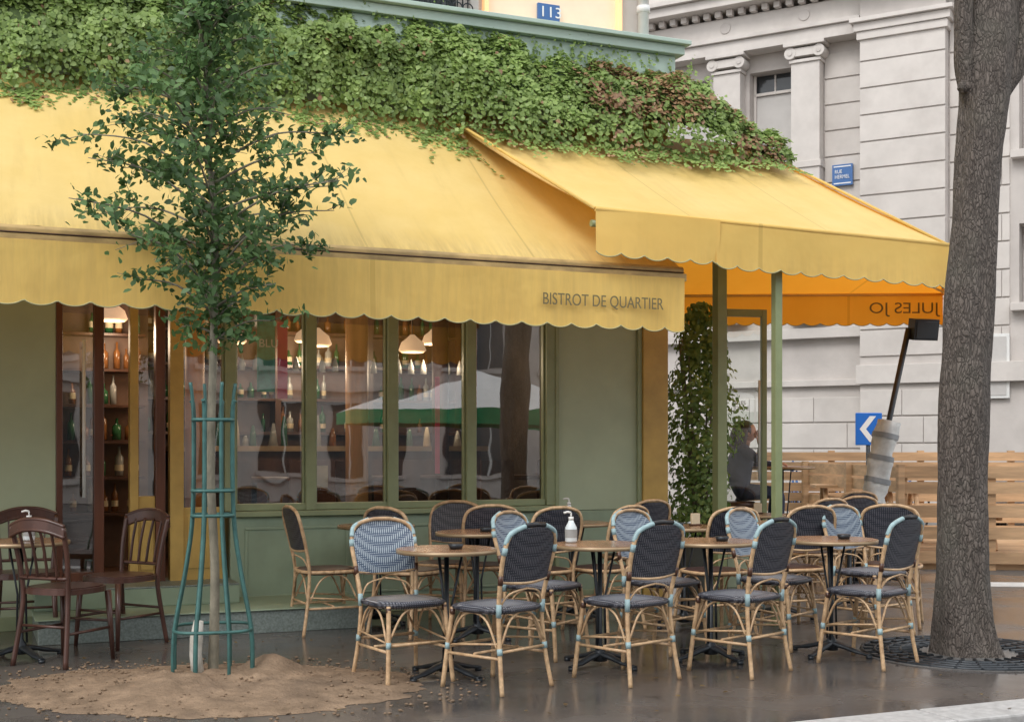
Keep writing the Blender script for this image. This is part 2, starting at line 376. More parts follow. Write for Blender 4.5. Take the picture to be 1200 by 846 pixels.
# ---------------------------------------------------------------- bistro building
B=empty('bistro_building',FA,FR)
mb=MB()
mb.box(-12,-1.787,0,.25,.0,4.4,'sage')
mb.box(2.20,3.03,0,.25,.78,4.4,'sage'); mb.box(2.20,3.03,0,.25,0,.777,'plinth')
mb.box(-1.787,2.20,.0,.25,2.85,4.4,'sage')
mb.box(-.53,2.20,.0,.25,.0,.78,'plinth')
mb.box(3.033,3.28,-.05,.25,.0,4.4,'ochre')  # corner pillar: orange light under the awning is put into its ochre colour
mb.box(3.0,3.28,.253,9,.0,4.4,'sage')
mb.obj('ground_floor_wall',B,.006)
mb=MB()
for a,b in ((-.42,.40),(.5,1.35),(1.45,2.1)):
    for q in ((a,b,.68,.70),(a,b,.16,.18)): mb.box(q[0],q[1],-.012,-.002,q[2],q[3],'plinth')
    for q in ((a,a+.02),(b-.02,b)): mb.box(q[0],q[1],-.012,-.002,.182,.678,'plinth')
for x0,x1 in ((2.2,2.235),(2.99,3.03)): mb.box(x0,x1,-.03,-.002,0,2.85,'sage_dark')
mb.box(-.53,2.20,-.05,.12,.783,.825,'sage_dark')
mb.box(-12,3.0,-.02,-.002,.0,.10,'sage_dark')
mb.box(-2.6,-2.56,-.02,-.002,.1,2.8,'sage_dark')
mb.obj('wall_mouldings',B,.004)
mb=MB()
for c in (-.53,.096,.767,1.444,2.165):
    w=.042 if c!=.096 else .04
    mb.box(c-w,c+w,-.02,.10,.828,2.847,'sage_dark')
    mb.box(c-w-.016,c-w-.002,.02,.07,.828,2.847,'sage_dark'); mb.box(c+w+.002,c+w+.016,.02,.07,.828,2.847,'sage_dark')
mb.box(-.49,2.12,.0,.09,.828,.88,'sage_dark'); mb.box(-.49,2.12,.0,.09,2.6,2.66,'sage_dark')
mb.obj('window_frames',B,.004)
mb=MB()
cs=(-.53,.096,.767,1.444,2.165)
for a,b in zip(cs,cs[1:]):
    j=R(-.006,.006)
    mb.poly([(a+.055,.05+j,.88),(b-.055,.05-j,.88),(b-.055,.05-j,2.6),(a+.055,.05+j,2.6)],'glass')
mb.poly([(-.87,.05,.35),(-.58,.05,.35),(-.58,.05,2.8),(-.87,.05,2.8)],'glass')
mb.poly([(-1.74,.05,.35),(-1.52,.052,.35),(-1.52,.052,2.8),(-1.74,.05,2.8)],'glass')
mb.poly([(-1.20,.05,.95),(-1.09,.05,.95),(-1.09,.05,2.8),(-1.20,.05,2.8)],'glass')
mb.obj('window_panes',B)
mb=MB()
for c,w,k in ((-1.765,.022,'redwood'),(-1.49,.035,'redwood'),(-1.24,.03,'ochre'),(-1.05,.035,'redwood'),(-.93,.05,'ochre')):
    mb.box(c-w,c+w,-.01,.11,.3,2.847,k)
mb.box(-1.74,-1.528,.0,.1,.3,.40,'redwood'); mb.box(-1.208,-1.087,.01,.09,.3,.95,'ochre'); mb.box(-.878,-.575,.01,.09,.3,.86,'ochre')
mb.box(-1.19,-1.10,-.0,.008,.4,.85,'ochre'); mb.box(-.85,-.60,-.0,.008,.4,.80,'ochre')
mb.obj('entrance_doors',B,.004)
mb=MB(); mb.tube([(-1.60,-.06,.95),(-1.60,-.06,2.1)],.012,'white'); mb.tube([(-1.60,-.06,1.0),(-1.60,.04,1.0)],.008,'iron'); mb.tube([(-1.60,-.06,2.05),(-1.60,.04,2.05)],.008,'iron'); mb.obj('door_handle',B)
mb=MB()
mb.box(-1.95,-.53,-.36,.0,.171,.30,'plinth'); mb.box(-1.95,-.53,-.36,.25,.301,.315,'tile')
mb.box(-1.95,.35,-.82,-.001,.0,.16,'tile'); mb.box(-1.97,.37,-.84,-.003,.161,.17,'plinth')
mb.obj('entrance_steps',B,.005)
mb=MB()
mb.box(-12,3.0,.26,6.0,.05,.30,'darkwood')
mb.box(-12,3.0,.26,6.0,3.1,3.2,'chalkwall')
mb.box(-12,3.0,5.0,5.2,.3,3.1,'dark'); mb.box(-3.6,-3.5,.26,5,.3,3.1,'dark')
mb.box(2.9,2.99,.26,5,.3,3.1,'dark')
mb.box(-.6,2.4,2.2,2.7,.3,1.28,'darkwood'); mb.box(-.65,2.45,2.1,2.75,1.281,1.33,'tableedge')
for z in (1.45,1.80,2.15,2.5):
    mb.box(-2.4,2.6,3.4,3.65,z,z+.03,'darkwood')
mb.box(-2.45,2.65,3.66,3.7,1.3,3.0,'shelfback')
for x in (-2.4,-1.4,-.4,.6,1.6,2.6): mb.box(x-.03,x+.03,3.39,3.66,1.3,3.0,'darkwood')
for z in (.75,1.05,1.35,1.65,1.95,2.25): mb.box(-1.75,-1.0,1.3,1.5,z,z+.02,'darkwood')
mb.box(-1.8,-.95,1.52,1.56,.3,2.9,'shelfback')
mb.obj('interior_room',B)
mb=MB()
def bottles(x0,x1,y,zs,step=(.07,.15)):
    for z in zs:
        x=x0
        while x<x1:
            k=random.choice(['bottleA','bottleB','bottleC','bottleA','bottleB']); h=R(.15,.28); r=R(.022,.040)
            if random.random()<.85:
                mb.tube([(x,y,z+.03),(x,y,z+.03+h*.62),(x,y,z+.03+h*.75),(x,y,z+.03+h)],[r,r,r*.35,r*.33],k,8)
                if random.random()<.4: mb.tube([(x,y,z+.07),(x,y,z+.12)],r*1.06,'label',8,cap=False)
            x+=R(*step)
bottles(-2.3,2.5,3.5,(1.45,1.80,2.15,2.5))
bottles(-1.7,-1.02,1.4,(.75,1.05,1.35,1.65,1.95,2.25))
x=-.5
while x<2.3:
    h=R(.1,.3); mb.tube([(x,2.3,1.33),(x,2.3,1.33+h*.6),(x,2.3,1.33+h)],[R(.03,.05),.03,.012],random.choice(['bottleC','bottleA','label','bottleB','bottleC']),8); x+=R(.07,.2)
for i in range(22):
    x=-.5+i*.13; mb.tube([(x,2.35,2.05),(x,2.35,2.12),(x,2.35,2.2)],[.035,.03,.004],'bottleC',8)
mb.obj('bar_bottles',B)
mb=MB()
mb.tube([(.60,.45,.3),(.60,.45,3.1)],.095,'wood',16)
mb.tube([(-.75,.30,.3),(-.75,.30,3.1)],.075,'orangecol',16)
mb.tube([(1.75,1.6,.3),(1.75,1.6,3.1)],.08,'darkwood',16)
mb.obj('interior_columns',B)
for i,(x,y,z) in enumerate(((-.35,.9,2.24),(.38,.9,2.24),(1.27,1.0,2.22),(-1.3,1.0,2.40),(1.9,2.2,2.4),(.8,3.0,2.45))):
    mb=MB(); mb.tube([(0,0,-.06),(0,0,-.04),(0,0,.03),(0,0,.07),(0,0,.10)],[.10,.125,.10,.05,.02],'bulb',20); mb.tube([(0,0,.09),(0,0,3.1-z)],.006,'black',6); o=mb.obj('pendant_lamp',None,0,tuple(W(x,-y,z)))
    l=bpy.data.lights.new('pendant_fill','POINT'); l.energy=13 if y<2 else 26; l.color=(1,.76,.52); l.shadow_soft_size=.12  # fill light added below each pendant to brighten the bar, stronger at the back
    lo=bpy.data.objects.new('pendant_fill',l); col.objects.link(lo); lo.parent=o; lo.location=(0,0,-.2)
mb=MB()
for (x,y) in ((-.1,1.2),(.95,1.2),(1.5,1.5),(2.3,1.2)):
    mb.tube([(x,y,.3),(x,y,1.02)],.025,'iron',8); mb.tube([(x,y,1.02),(x,y,1.06)],.3,'darkwood',18)
    for a in (0,2.1,4.2):
        cx,cy=x+.5*math.cos(a),y+.5*math.sin(a)
        mb.box(cx-.17,cx+.17,cy-.17,cy+.17,.74,.78,'darkwood'); mb.box(cx-.16,cx+.16,cy+.14,cy+.17,.8,1.2,'darkwood')
        for u in (-.15,.15):
            for w in (-.15,.15): mb.tube([(cx+u,cy+w,.3),(cx+u,cy+w,.74)],.014,'darkwood',6)
mb.obj('interior_tables',B)
mb=MB()
mb.box(-.30,-.16,.12,.125,1.75,2.35,'tealp'); mb.box(-.14,-.06,.12,.125,1.7,2.3,'pink')
mb.box(1.50,1.55,.14,.145,1.5,2.5,'pink'); mb.box(1.18,1.22,.14,.145,1.1,1.9,'pink')
mb.box(.15,.26,.10,.105,1.0,1.17,'label'); mb.obj('window_posters',B)
text('window_sticker','BLU',.09,B,(-.29,.115,2.1),(math.radians(90),0,0),'signwhite')
mb=MB()
mb.box(-12,3.30,-.14,.25,4.403,4.72,'cornice'); mb.box(-12,3.36,-.20,.25,4.723,4.80,'cornice'); mb.box(-12,3.40,-.25,.3,4.803,4.84,'cornice')
mb.box(3.303,3.36,.253,9,4.403,4.80,'cornice'); mb.box(3.0,3.3,.3,9,4.40,4.72,'cornice')
mb.obj('cornice',B,.006)
mb=MB()
mb.box(-12,.45,.30,.6,4.84,9.5,'stone2'); mb.box(1.50,1.66,.30,.6,4.84,9.5,'stone2'); mb.box(2.98,3.27,.30,.6,4.84,9.5,'stone2')
mb.box(.45,1.5,.30,.6,7.2,9.5,'stone2'); mb.box(1.66,2.98,.30,.6,5.9,9.5,'stone2')
mb.box(.45,1.5,.50,.6,4.84,7.2,'darkglass'); mb.box(2.97,3.27,.603,9,4.5,9.5,'stone2')
mb.box(.42,.50,.22,.297,4.843,7.2,'stone'); mb.box(1.52,1.60,.22,.297,4.843,7.2,'stone')
mb.box(-.2,.42,.24,.297,4.843,5.05,'stone')
for z in np.arange(5.1,9.4,.45): mb.box(-11.9,-.1,.29,.298,z,z+.015,'stonedark')
mb.box(-12,3.27,.6,9,9.3,9.5,'stone2')
mb.obj('upper_floor_wall',B,.006)
mb=MB()
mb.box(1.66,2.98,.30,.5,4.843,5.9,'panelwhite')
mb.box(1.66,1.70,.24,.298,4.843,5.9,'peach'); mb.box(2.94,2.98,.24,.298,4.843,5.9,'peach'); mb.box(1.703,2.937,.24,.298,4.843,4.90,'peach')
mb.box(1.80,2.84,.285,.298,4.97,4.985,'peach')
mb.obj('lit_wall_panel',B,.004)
mb=MB(); mb.box(2.17,2.38,.27,.297,5.03,5.17,'enamel'); mb.obj('house_number_plate',B,.003)
text('house_number','113',.13,B,(2.18,.266,5.055),(math.radians(90),0,0),'signwhite',.18)
mb=MB(); mb.tube([(3.19,.24,4.85),(3.19,.24,9.5)],.05,'white',12)
for z in (5.2,7): mb.tube([(3.19,.24,z),(3.19,.24,z+.06)],.06,'white',12)
mb.obj('drainpipe',B)
mb=MB()
mb.box(.50,1.5,.10,.13,5.75,5.79,'iron'); mb.box(.50,1.5,.10,.13,4.88,4.91,'iron')
for i in range(21):
    x=.52+i*.047; mb.tube([(x,.115,4.9),(x,.115,5.75)],.006,'iron',6)
    if i%2==0:
        for zc in (4.97,5.09,5.3,5.5):
            mb.tube([(x+.045*math.cos(a),.115,zc+.045*math.sin(a)) for a in np.linspace(0,6.28,13)],.006,'iron',5)
mb.obj('balcony_railing',B)

# ---------------------------------------------------------------- awnings
def scallop(x,w=.185,dep=.035):
    t=(x/w)%1.0; return -dep*math.sin(math.pi*t)**.6
A1=empty('yellow_awning',FA,FR)
SA,SB=-8.0,2.33
def aw1(u,v):
    x=SA+(SB-SA)*u; y=-.05-1.82*v
    z=4.02-(4.02-2.60)*v - .035*math.sin(math.pi*v) - .010*math.sin(x*5.3)*math.sin(math.pi*v) - .006*math.sin(x*21+v*3)*v+.016*noise.noise(Vector((x*1.5,v*2.5,0)))
    return (x,y,z)
mb=MB(); mb.grid(aw1,160,14,'awn'); mb.obj('cloth',A1)
mb=MB(); mb.tube([(SA,-1.89,2.575),(SB,-1.89,2.575)],.032,'awnbar',10); mb.box(SA,SB+.02,-1.925,-1.855,2.50,2.553,'awnbar')
mb.box(SA,SB,-1.93,-1.90,2.557,2.563,'darkwood'); mb.obj('front_bar',A1,.006)
def val(mb,p0,p1,zt,zb,k,trimk='trim',wob=.012,phase=0):
    p0=Vector(p0);p1=Vector(p1);L=(p1-p0).length;n=int(L/.0155);dirn=(p1-p0)/L;nn=Vector((dirn.y,-dirn.x))
    zt0,zt1=zt; zb0,zb1=zb
    def P(i,v):
        x=L*i/n; q=p0+dirn*x
        w=wob*(math.sin(x*4.1+phase)+.6*math.sin(x*9.7+1+phase)+1.2*noise.noise(Vector((x*2.2,phase,0))))*v
        return q+nn*w
    def fz(i,v):
        x=L*i/n; a=x/L; top=zt0+(zt1-zt0)*a; bot=zb0+(zb1-zb0)*a+scallop(x)+.006*noise.noise(Vector((x*1.3,phase,4)))
        return top+(bot-top)*v
    def g(u,v):
        i=u*n; q=P(i,v); return (q.x,q.y,fz(i,v))
    mb.grid(g,n,5,k)
    pts=[]
    for i in range(n+1):
        q=P(i,1); pts.append((q.x,q.y,fz(i,1)))
    mb.tube(pts,.0045,trimk,5)
mb=MB(); val(mb,(SA,-1.93),(SB+.0,-1.93),(2.52,2.52),(2.19,2.17),'awnv'); mb.obj('valance',A1)
text('awning_lettering','BISTROT DE QUARTIER',.115,A1,(1.20,-1.965,2.285),(math.radians(90),0,0),'ink',.93)
mb=MB()
for x in (-3.3,-.9,1.0,2.2):
    mb.tube([(x,-.02,2.9),(x+.25,-1.0,2.72),(x,-1.86,2.56)],.022,'white',8)
mb.obj('folding_arms',A1)
A2=empty('corner_awning')
R1=W(1.13,.02,4.06);R2=W(4.17,.0,4.05);N1=W(1.58,2.0,2.95);N2=W(4.66,2.0,2.89);F=Vector((4.78,14.2,3.02));G=Vector((1.2,14.2,3.0))
def bil(a,b,c,d,sag=.04,wr=.010):
    def g(u,v):
        p=(a*(1-u)+b*u)*(1-v)+(d*(1-u)+c*u)*v
        p=p.copy(); p.z-=sag*math.sin(math.pi*v)*1.0+wr*math.sin(u*16)*math.sin(math.pi*v); return p
    return g
inv=Matrix.Rotation(math.radians(-FR),4,'Z')@Matrix.Translation(-Vector(FA))
def toL(p): return inv@p
A2.location=FA; A2.rotation_euler=(0,0,math.radians(FR))
r1,r2,n1,n2,f,g_=[toL(p) for p in (R1,R2,N1,N2,F,G)]
mb=MB(); mb.grid(bil(r1,r2,n2,n1),60,12,'awn'); mb.obj('cloth_front',A2)
mb=MB(); mb.grid(bil(r2,r2+Vector((.001,0,0)),f,n2,.02,.0),24,10,'awno'); mb.grid(bil(toL(Vector((1.0,11.6,4.05))),r2,f,g_,.02,.0),24,10,'awno'); mb.obj('cloth_sides',A2)
mb=MB(); mb.tube([r1,n1],.012,'awnv',6); mb.tube([r2,n2],.012,'awnv',6); mb.tube([n1,n2],.018,'awnv',8); mb.tube([n2,f],.02,'awnv',8); mb.tube([f,g_],.02,'awnv',8)
for t in (.2,.4,.6,.8):
    a=n2.lerp(f,t); mb.tube([r2.lerp(f,t)-Vector((0,0,.08)),a-Vector((0,0,.06))],.012,'white',6)
for t in (.15,.3,.45,.6,.75,.9):
    a=n1.lerp(n2,t)-Vector((0,-.04,.09)); b=r1.lerp(r2,t)-Vector((0,-.02,.12)); m_=a.lerp(b,.5)-Vector((0,0,.06)); mb.tube([a,m_,b],.014,'white',6)
mb.tube([n1-Vector((0,-.06,.09)),n2-Vector((0,-.06,.09))],.025,'post',8)
mb.obj('canopy_frame',A2)
mb=MB()
spl=n1.lerp(n2,.31)
val(mb,(n1.x,n1.y-.01),(spl.x+.03,spl.y-.03),(2.955,2.935),(2.66,2.645),'awnv',wob=.012)
val(mb,(spl.x,spl.y-.012),(n2.x,n2.y-.012),(2.935,2.895),(2.63,2.585),'awnv',wob=.014,phase=2)
val(mb,(n2.x+.01,n2.y),(f.x+.01,f.y),(2.88,3.0),(2.585,2.70),'awno',wob=.006)
val(mb,(g_.x,g_.y),(f.x,f.y),(3.0,3.02),(2.70,2.70),'awno',wob=.008)
mb.obj('valances',A2)
aF=toL(Vector((4.72,14.15,2.80)))
text('side_lettering','JULES JO',.17,A2,(aF.x,aF.y,aF.z),(math.radians(90),0,math.radians(180-FR)),'ink',.78)
for (x,y,w,h) in ((1.965,9.50,.03,2.83),(1.76,10.85,.045,3.1)):
    mb=MB(); mb.box(-w,w,-w,w,.012,h,'post'); mb.box(-w*2.2,w*2.2,-w*2.2,w*2.2,0,.012,'post'); mb.obj('canopy_post',None,.004,(x,y,0),(0,0,math.radians(FR)))
gd=empty('glass_door',(1.97,12.05,0),12)
mb=MB()
mb.box(0,.05,-.025,.025,0,2.62,'post'); mb.box(.40,.45,-.025,.025,0,2.62,'post'); mb.box(.052,.398,-.025,.025,2.55,2.62,'post'); mb.box(.052,.398,-.025,.025,0,.45,'sage'); mb.obj('frame',gd,.004)
mb=MB(); mb.poly([(.05,0,.45),(.4,0,.45),(.4,0,2.55),(.05,0,2.55)],'glassthin'); mb.obj('pane',gd)
mb=MB(); mb.tube([(.36,-.05,1.0),(.36,-.05,1.95)],.011,'white',8); mb.tube([(.36,-.05,1.1),(.36,0,1.1)],.008,'white'); mb.tube([(.36,-.05,1.85),(.36,0,1.85)],.008,'white'); mb.obj('handle',gd)
text('door_lettering','JULES\nJOFFRE',.05,gd,(.12,-.012,1.72),(math.radians(90),0,0),'greywrap')

# ---------------------------------------------------------------- ivy
iv=empty('ivy_hedge',FA,FR)
def itop(s):
    if s<.8: t=4.78
    elif s<2.2: t=4.78-.20*(s-.8)/1.4
    elif s<3.35: t=4.58
    else: t=4.58-.42*min(1,(s-3.35)/.65)
    return t+.10*noise.noise(Vector((s*2.3,0,0)))+.08*noise.noise(Vector((s*7,3,0)))
def ibot(s):
    if s<.9: b=.06
    elif s<1.6: b=.06+.50*(s-.9)/.7
    elif s<3.4: b=.56
    else: b=.56-.12*min(1,(s-3.4)/.7)
    return b+.18*noise.noise(Vector((s*1.7,9,0)))+.16*noise.noise(Vector((s*6,4,0)))
P=[];N=[];S=[];MI=[]
def surf(s,d):
    a=4.02-.767*d
    if s>1.2: a=max(a,4.06-.53*d)
    return a
def prof(s,v):
    top=itop(s);b=ibot(s); d2=.22+b; z2=surf(s,d2)+.02
    d1=.38+.5*b; z1=top-.12+.02
    d0=.0;z0=top
    d=(1-v)**2*d0+2*v*(1-v)*d1+v*v*d2; z=(1-v)**2*z0+2*v*(1-v)*z1+v*v*z2
    dd=2*(1-v)*(d1-d0)+2*v*(d2-d1); dz=2*(1-v)*(z1-z0)+2*v*(z2-z1); L=math.hypot(dd,dz)
    return d,z,(-dz/L,dd/L)
for i in range(60000):
    s=R(-3.6,4.2)
    v=random.random()
    d,z,(nd,nz)=prof(s,v)
    bl=.12*noise.noise(Vector((s*1.8,v*2.4,5)))+.12*noise.noise(Vector((s*4.5,v*4.5,7)))+.06*noise.noise(Vector((s*11,v*9,3)))
    off=bl*math.sin(math.pi*min(1,v*1.15+.1))**.5 if v<.85 else bl*.3
    off-=abs(random.gauss(0,.05))
    d+=nd*off; z+=nz*off
    thin=.80-.32*max(0,min(1,(s-1.6)/1.5))
    if v>thin and random.random()<(v-thin)/(1-thin)*.88: continue
    z=max(z,surf(s,d)+R(.005,.05))
    P.append((s,-d,z)); N.append((R(-.7,.7),-(nd+R(-.6,.6)),nz+.25+R(-.5,.5))); S.append(R(.022,.050))
    pr=.015
    if 2.2<s<4.1: pr=.55*max(0,min(1,.40+2.4*noise.noise(Vector((s*2.2,z*3,2)))))
    MI.append(1 if random.random()<pr else 0)
for i in range(260):
    s=R(-3.6,3.7); h=R(.06,.26); z0=itop(s)-.05; lean=R(-.12,.12)
    for j in range(11):
        t=j/10; P.append((s+lean*t+R(-.015,.015),-.08-R(0,.12),z0+h*t)); N.append((R(-1,1),-1,R(0,1))); S.append(R(.025,.045)*(1-.3*t)); MI.append(0)
for i in range(460):
    s=R(-3.6,4.15); b=ibot(s); d0=.2+b*.6; ln=R(.08,.55)*(1 if s>1 else .45); lean=R(-.2,.2)
    if s>3.0: ln*=.8
    for j in range(14):
        t=j/13; d=d0+ln*t; P.append((s+lean*t+R(-.02,.02),-d,surf(s,d)+R(.008,.035))); N.append((R(-.5,.5),-.6,.8)); S.append(R(.022,.042)); MI.append(1 if random.random()<.10 else 0)
leaf_mesh('leaves',P,N,S,['ivy','ivyred'],MI,iv)
mb=MB()
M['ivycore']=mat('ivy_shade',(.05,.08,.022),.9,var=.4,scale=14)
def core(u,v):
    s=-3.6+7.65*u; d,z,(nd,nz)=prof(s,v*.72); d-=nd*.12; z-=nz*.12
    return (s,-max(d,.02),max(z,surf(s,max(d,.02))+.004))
mb.grid(core,90,12,'ivycore'); mb.obj('stems',iv)  # dark sheet behind the leaves, coloured as the shade inside the hedge

# ---------------------------------------------------------------- stone building across the side street
S2=empty('stone_building',(6.56,24,0),-30)
mb=MB()
def wall_with_openings(mb,x0,x1,y0,y1,z0,z1,ops,k):
    xs=sorted(set([x0,x1]+[o[0] for o in ops]+[o[1] for o in ops]))
    for a,b in zip(xs,xs[1:]):
        o_=sorted([o for o in ops if o[0]<=a+1e-6 and o[1]>=b-1e-6],key=lambda o:o[2]); z=z0
        for o in o_:
            mb.box(a,b,y0,y1,z,o[2],k); z=o[3]
        mb.box(a,b,y0,y1,z,z1,k)
ops=[(-6.2,-5.3,6.9,8.75),(-4.25,-3.15,6.9,8.75),(-2.32,-1.46,6.9,8.75)]
ops2=[(2.75,3.75,3.9,5.3),(2.75,3.75,6.6,8.9),(5.6,6.6,3.9,5.3),(5.6,6.6,6.6,8.9),(8.2,9.2,6.6,8.9)]
wall_with_openings(mb,-14,-.02,.35,.8,3.6,13,ops,'stone')
mb.box(-14,-.02,.30,.8,0,3.6,'stone')
mb.box(0,1.54,-.12,.8,0,13,'stone')
wall_with_openings(mb,1.54,12,.15,.8,0,13,ops2,'stone')
mb.box(-14,12,.8,9,12.6,13,'stone')
mb.obj('walls',S2)
mb=MB()
for (a,b,za,zb) in ops+ops2:
    y=.66
    mb.box(a,b,y,y+.02,za,zb,'darkglass')
    mb.box(a,b,y-.05,y-.02,za+.28,zb-.42,'blind')
    for q in (a+.035,b-.035): mb.box(q-.03,q+.03,y-.1,y-.053,za,zb,'stone2')
    mb.box((a+b)/2-.02,(a+b)/2+.02,y-.018,y-.002,za,zb,'stone2')
    mb.box(a,b,y-.1,y-.053,zb-.42,zb-.36,'stone2'); mb.box(a,b,y-.1,y-.053,za,za+.06,'stone2')
    mb.box(a-.12,b+.12,(.12 if a<0 else -.06),.349 if a<0 else .149,za-.16,za-.02,'stone2')
mb.obj('windows',S2,.01)
mb=MB()
def courses(x0,x1,y,z0,z1,h,gap=.03,th=.03,vj=None):
    z=z0;i=0
    while z+h<=z1+.01:
        if vj:
            xx=x0; w=(vj*.5 if i%2 else vj)
            while xx<x1-.02:
                e=min(xx+w,x1); mb.box(xx+.005,e-.005,y-th,y-.002,z+gap/2,z+h-gap/2,'stone2'); xx=e; w=vj
        else: mb.box(x0,x1,y-th,y-.002,z+gap/2,z+h-gap/2,'stone2')
        z+=h;i+=1
courses(.0,1.54,-.12,3.0,9.0,.50)
courses(.0,1.54,-.12,.9,2.4,.50,vj=.77)
courses(-.80,-.02,.35,3.9,9.0,.50)
courses(1.56,2.6,.15,3.0,9.2,.50,vj=.9)
courses(3.9,5.4,.15,3.0,9.2,.50,vj=.9)
courses(-14,-.05,.30,.8,2.3,.50,gap=.03,vj=1.3)
mb.obj('rusticated_courses',S2,.008)
mb=MB()
for c in (-6.9,-4.75,-2.69,-1.10):
    w=.28
    mb.box(c-w,c+w,.05,.348,4.0,8.72,'stone2'); mb.box(c-w-.06,c+w+.06,.0,.348,3.75,4.0,'stone2'); mb.box(c-w-.03,c+w+.03,.02,.348,6.7,6.82,'stone2')
    mb.box(c-w-.03,c+w+.03,.01,.348,8.72,8.78,'stone2')
    for sx in (-1,1):
        mb.tube([(c+sx*(w-.0),-.03,8.9),(c+sx*(w-.0),.30,8.9)],.115,'stone2',14)
        mb.tube([(c+sx*w,-.045,8.9),(c+sx*w,-.03,8.9)],.05,'stone',10)
    mb.box(c-w,c+w,-.02,.348,8.83,8.99,'stone2'); mb.box(c-w-.12,c+w+.12,-.08,.348,9.02,9.09,'stone2')
mb.box(-14,-.02,-.05,.348,9.09,9.32,'stone2'); mb.box(-14,-.02,-.12,.348,9.323,9.40,'stone2')
mb.box(-14,.0,-.02,.348,9.403,9.8,'stone2')
x=-13.9
while x<-.1: mb.box(x,x+.12,-.16,-.023,9.803,9.92,'stone2'); x+=.24
mb.box(-14,-.0,-.4,.348,9.923,10.1,'stone2'); mb.box(-14,0,-.5,.348,10.103,10.2,'stone2')
mb.box(-.10,1.64,-.24,.798,9.05,9.2,'stone2'); mb.box(-.05,1.59,-.2,.798,8.9,9.047,'stone2'); mb.box(-.16,1.7,-.32,.798,9.203,9.28,'stone2')
mb.box(-.2,1.74,-.5,.798,9.8,10.2,'stone2'); mb.box(1.745,12,-.3,.148,9.8,10.2,'stone2'); mb.box(1.65,12,-.05,.148,9.2,9.35,'stone2')
mb.box(-14,-.02,.12,.348,3.42,3.62,'stone2'); mb.box(-.06,1.60,-.2,-.122,2.5,2.85,'stone2'); mb.box(-14,-.07,.20,.298,2.5,2.62,'stone2')
mb.box(-.06,12,-.2,-.0,.0,.75,'stone2'); mb.box(-14,-.07,.18,.298,.0,.7,'stone2'); mb.box(1.605,12,-.02,.148,2.5,2.85,'stone2')
for c in (-6.9,-4.75,-2.69,-1.10): mb.tube([(c,-.04,9.6),(c,-.018,9.6)],.11,'stone',16)
mb.obj('mouldings',S2,.01)
mb=MB(); mb.box(-.63,-.24,.24,.30,6.32,6.72,'enamel'); mb.box(-.60,-.27,.235,.239,6.35,6.37,'signwhite'); mb.box(-.60,-.27,.235,.239,6.67,6.69,'signwhite'); mb.obj('street_name_plate',S2)
text('street_name','RUE\nHERMEL',.10,S2,(-.58,.23,6.55),(math.radians(90),0,0),'signwhite',.28)
mb=MB(); mb.box(2.15,2.6,.06,.11,2.2,3.35,'white'); mb.box(2.2,2.55,.05,.058,2.25,3.3,'blind'); mb.obj('notice_board',S2,.01)

for (x0,x1,dd,h,kk) in ((-20,2,24,10,'stone'),(2.4,24,26,11,'stone2')):
    O=empty('opposite_building',FA,FR)
    mb=MB(); mb.box(x0,x1,-dd-8,-dd,-.1,h,kk)
    z=.6
    while z<h-2:
        x=x0+1
        while x<x1-1.5:
            mb.box(x,x+1.1,-dd,-dd+.02,z,z+2.0,'darkglass'); mb.box(x-.12,x+1.22,-dd,-dd+.12,z-.15,z-.02,'stone2'); mb.box(x+.53,x+.57,-dd+.02,-dd+.04,z,z+2,'white'); x+=2.3
        mb.box(x0,x1,-dd,-dd+.2,z+2.35,z+2.5,'stone2'); z+=3.1
    mb.obj('facade',O)

def parasol(loc,rz,r=2.2,zt=2.5,zr=1.85):
    e=empty('market_parasol',loc,rz); mb=MB(); n=8
    for i in range(n):
        a=2*math.pi*i/n;b=2*math.pi*(i+1)/n
        A_=(r*math.cos(a),r*math.sin(a),zr);B_=(r*math.cos(b),r*math.sin(b),zr)
        A2_=(r*math.cos(a),r*math.sin(a),zr-.2);B2_=(r*math.cos(b),r*math.sin(b),zr-.2)
        mb.poly([(0,0,zt),A_,B_],'pwhite'); mb.poly([A_,A2_,B2_,B_],'pgreen'); mb.tube([(0,0,zt-.02),(A_[0],A_[1],zr-.02)],.012,'white',5)
    mb.obj('canopy',e); mb=MB(); mb.tube([(0,0,-.1),(0,0,zt+.05)],.03,'white',10); mb.tube([(0,0,-.12),(0,0,-.04)],.35,'iron',20); mb.obj('pole',e)
w=W(5.0,8.2); parasol((w.x,w.y,0),10)
w=W(9.3,10.2); parasol((w.x,w.y,0),40)

# ---------------------------------------------------------------- trees
def limb(mb,p,r,k,seg=8,sub=5,amp=.08,fr=6):
    pts=smooth_path(p,sub); n=len(pts)
    rr=[np.interp(i/(n-1)*(len(r)-1),range(len(r)),r) for i in range(n)]
    mb.tube(pts,rr,k,seg,fn=lambda a,t,q:1+amp*noise.noise(Vector((math.cos(a)*1.6,math.sin(a)*1.6,q.z*fr*.3)))*2+amp*.5*math.sin(a*5+q.z*2)+amp*.45*noise.noise(Vector((math.cos(a)*6,math.sin(a)*6,q.z*7))))
    return pts
BT=empty('large_street_tree')
mb=MB()
limb(mb,[(2.92,8.19,-.05),(2.905,8.19,.12),(2.89,8.19,.5),(2.885,8.19,1.1),(2.905,8.19,2.0),(2.965,8.19,2.81),(3.02,8.19,3.45),(3.06,8.2,3.9),(3.13,8.25,4.8),(3.2,8.3,6.0),(3.2,8.3,7.4)],
     [.25,.20,.165,.155,.155,.145,.15,.17,.13,.10,.05],'bark',40,12,.075)
limb(mb,[(3.05,8.19,3.35),(2.90,8.15,3.65),(2.86,8.1,4.0),(2.80,8.0,4.9),(2.4,7.9,6.2)],[.10,.065,.055,.05,.02],'bark',12,6)
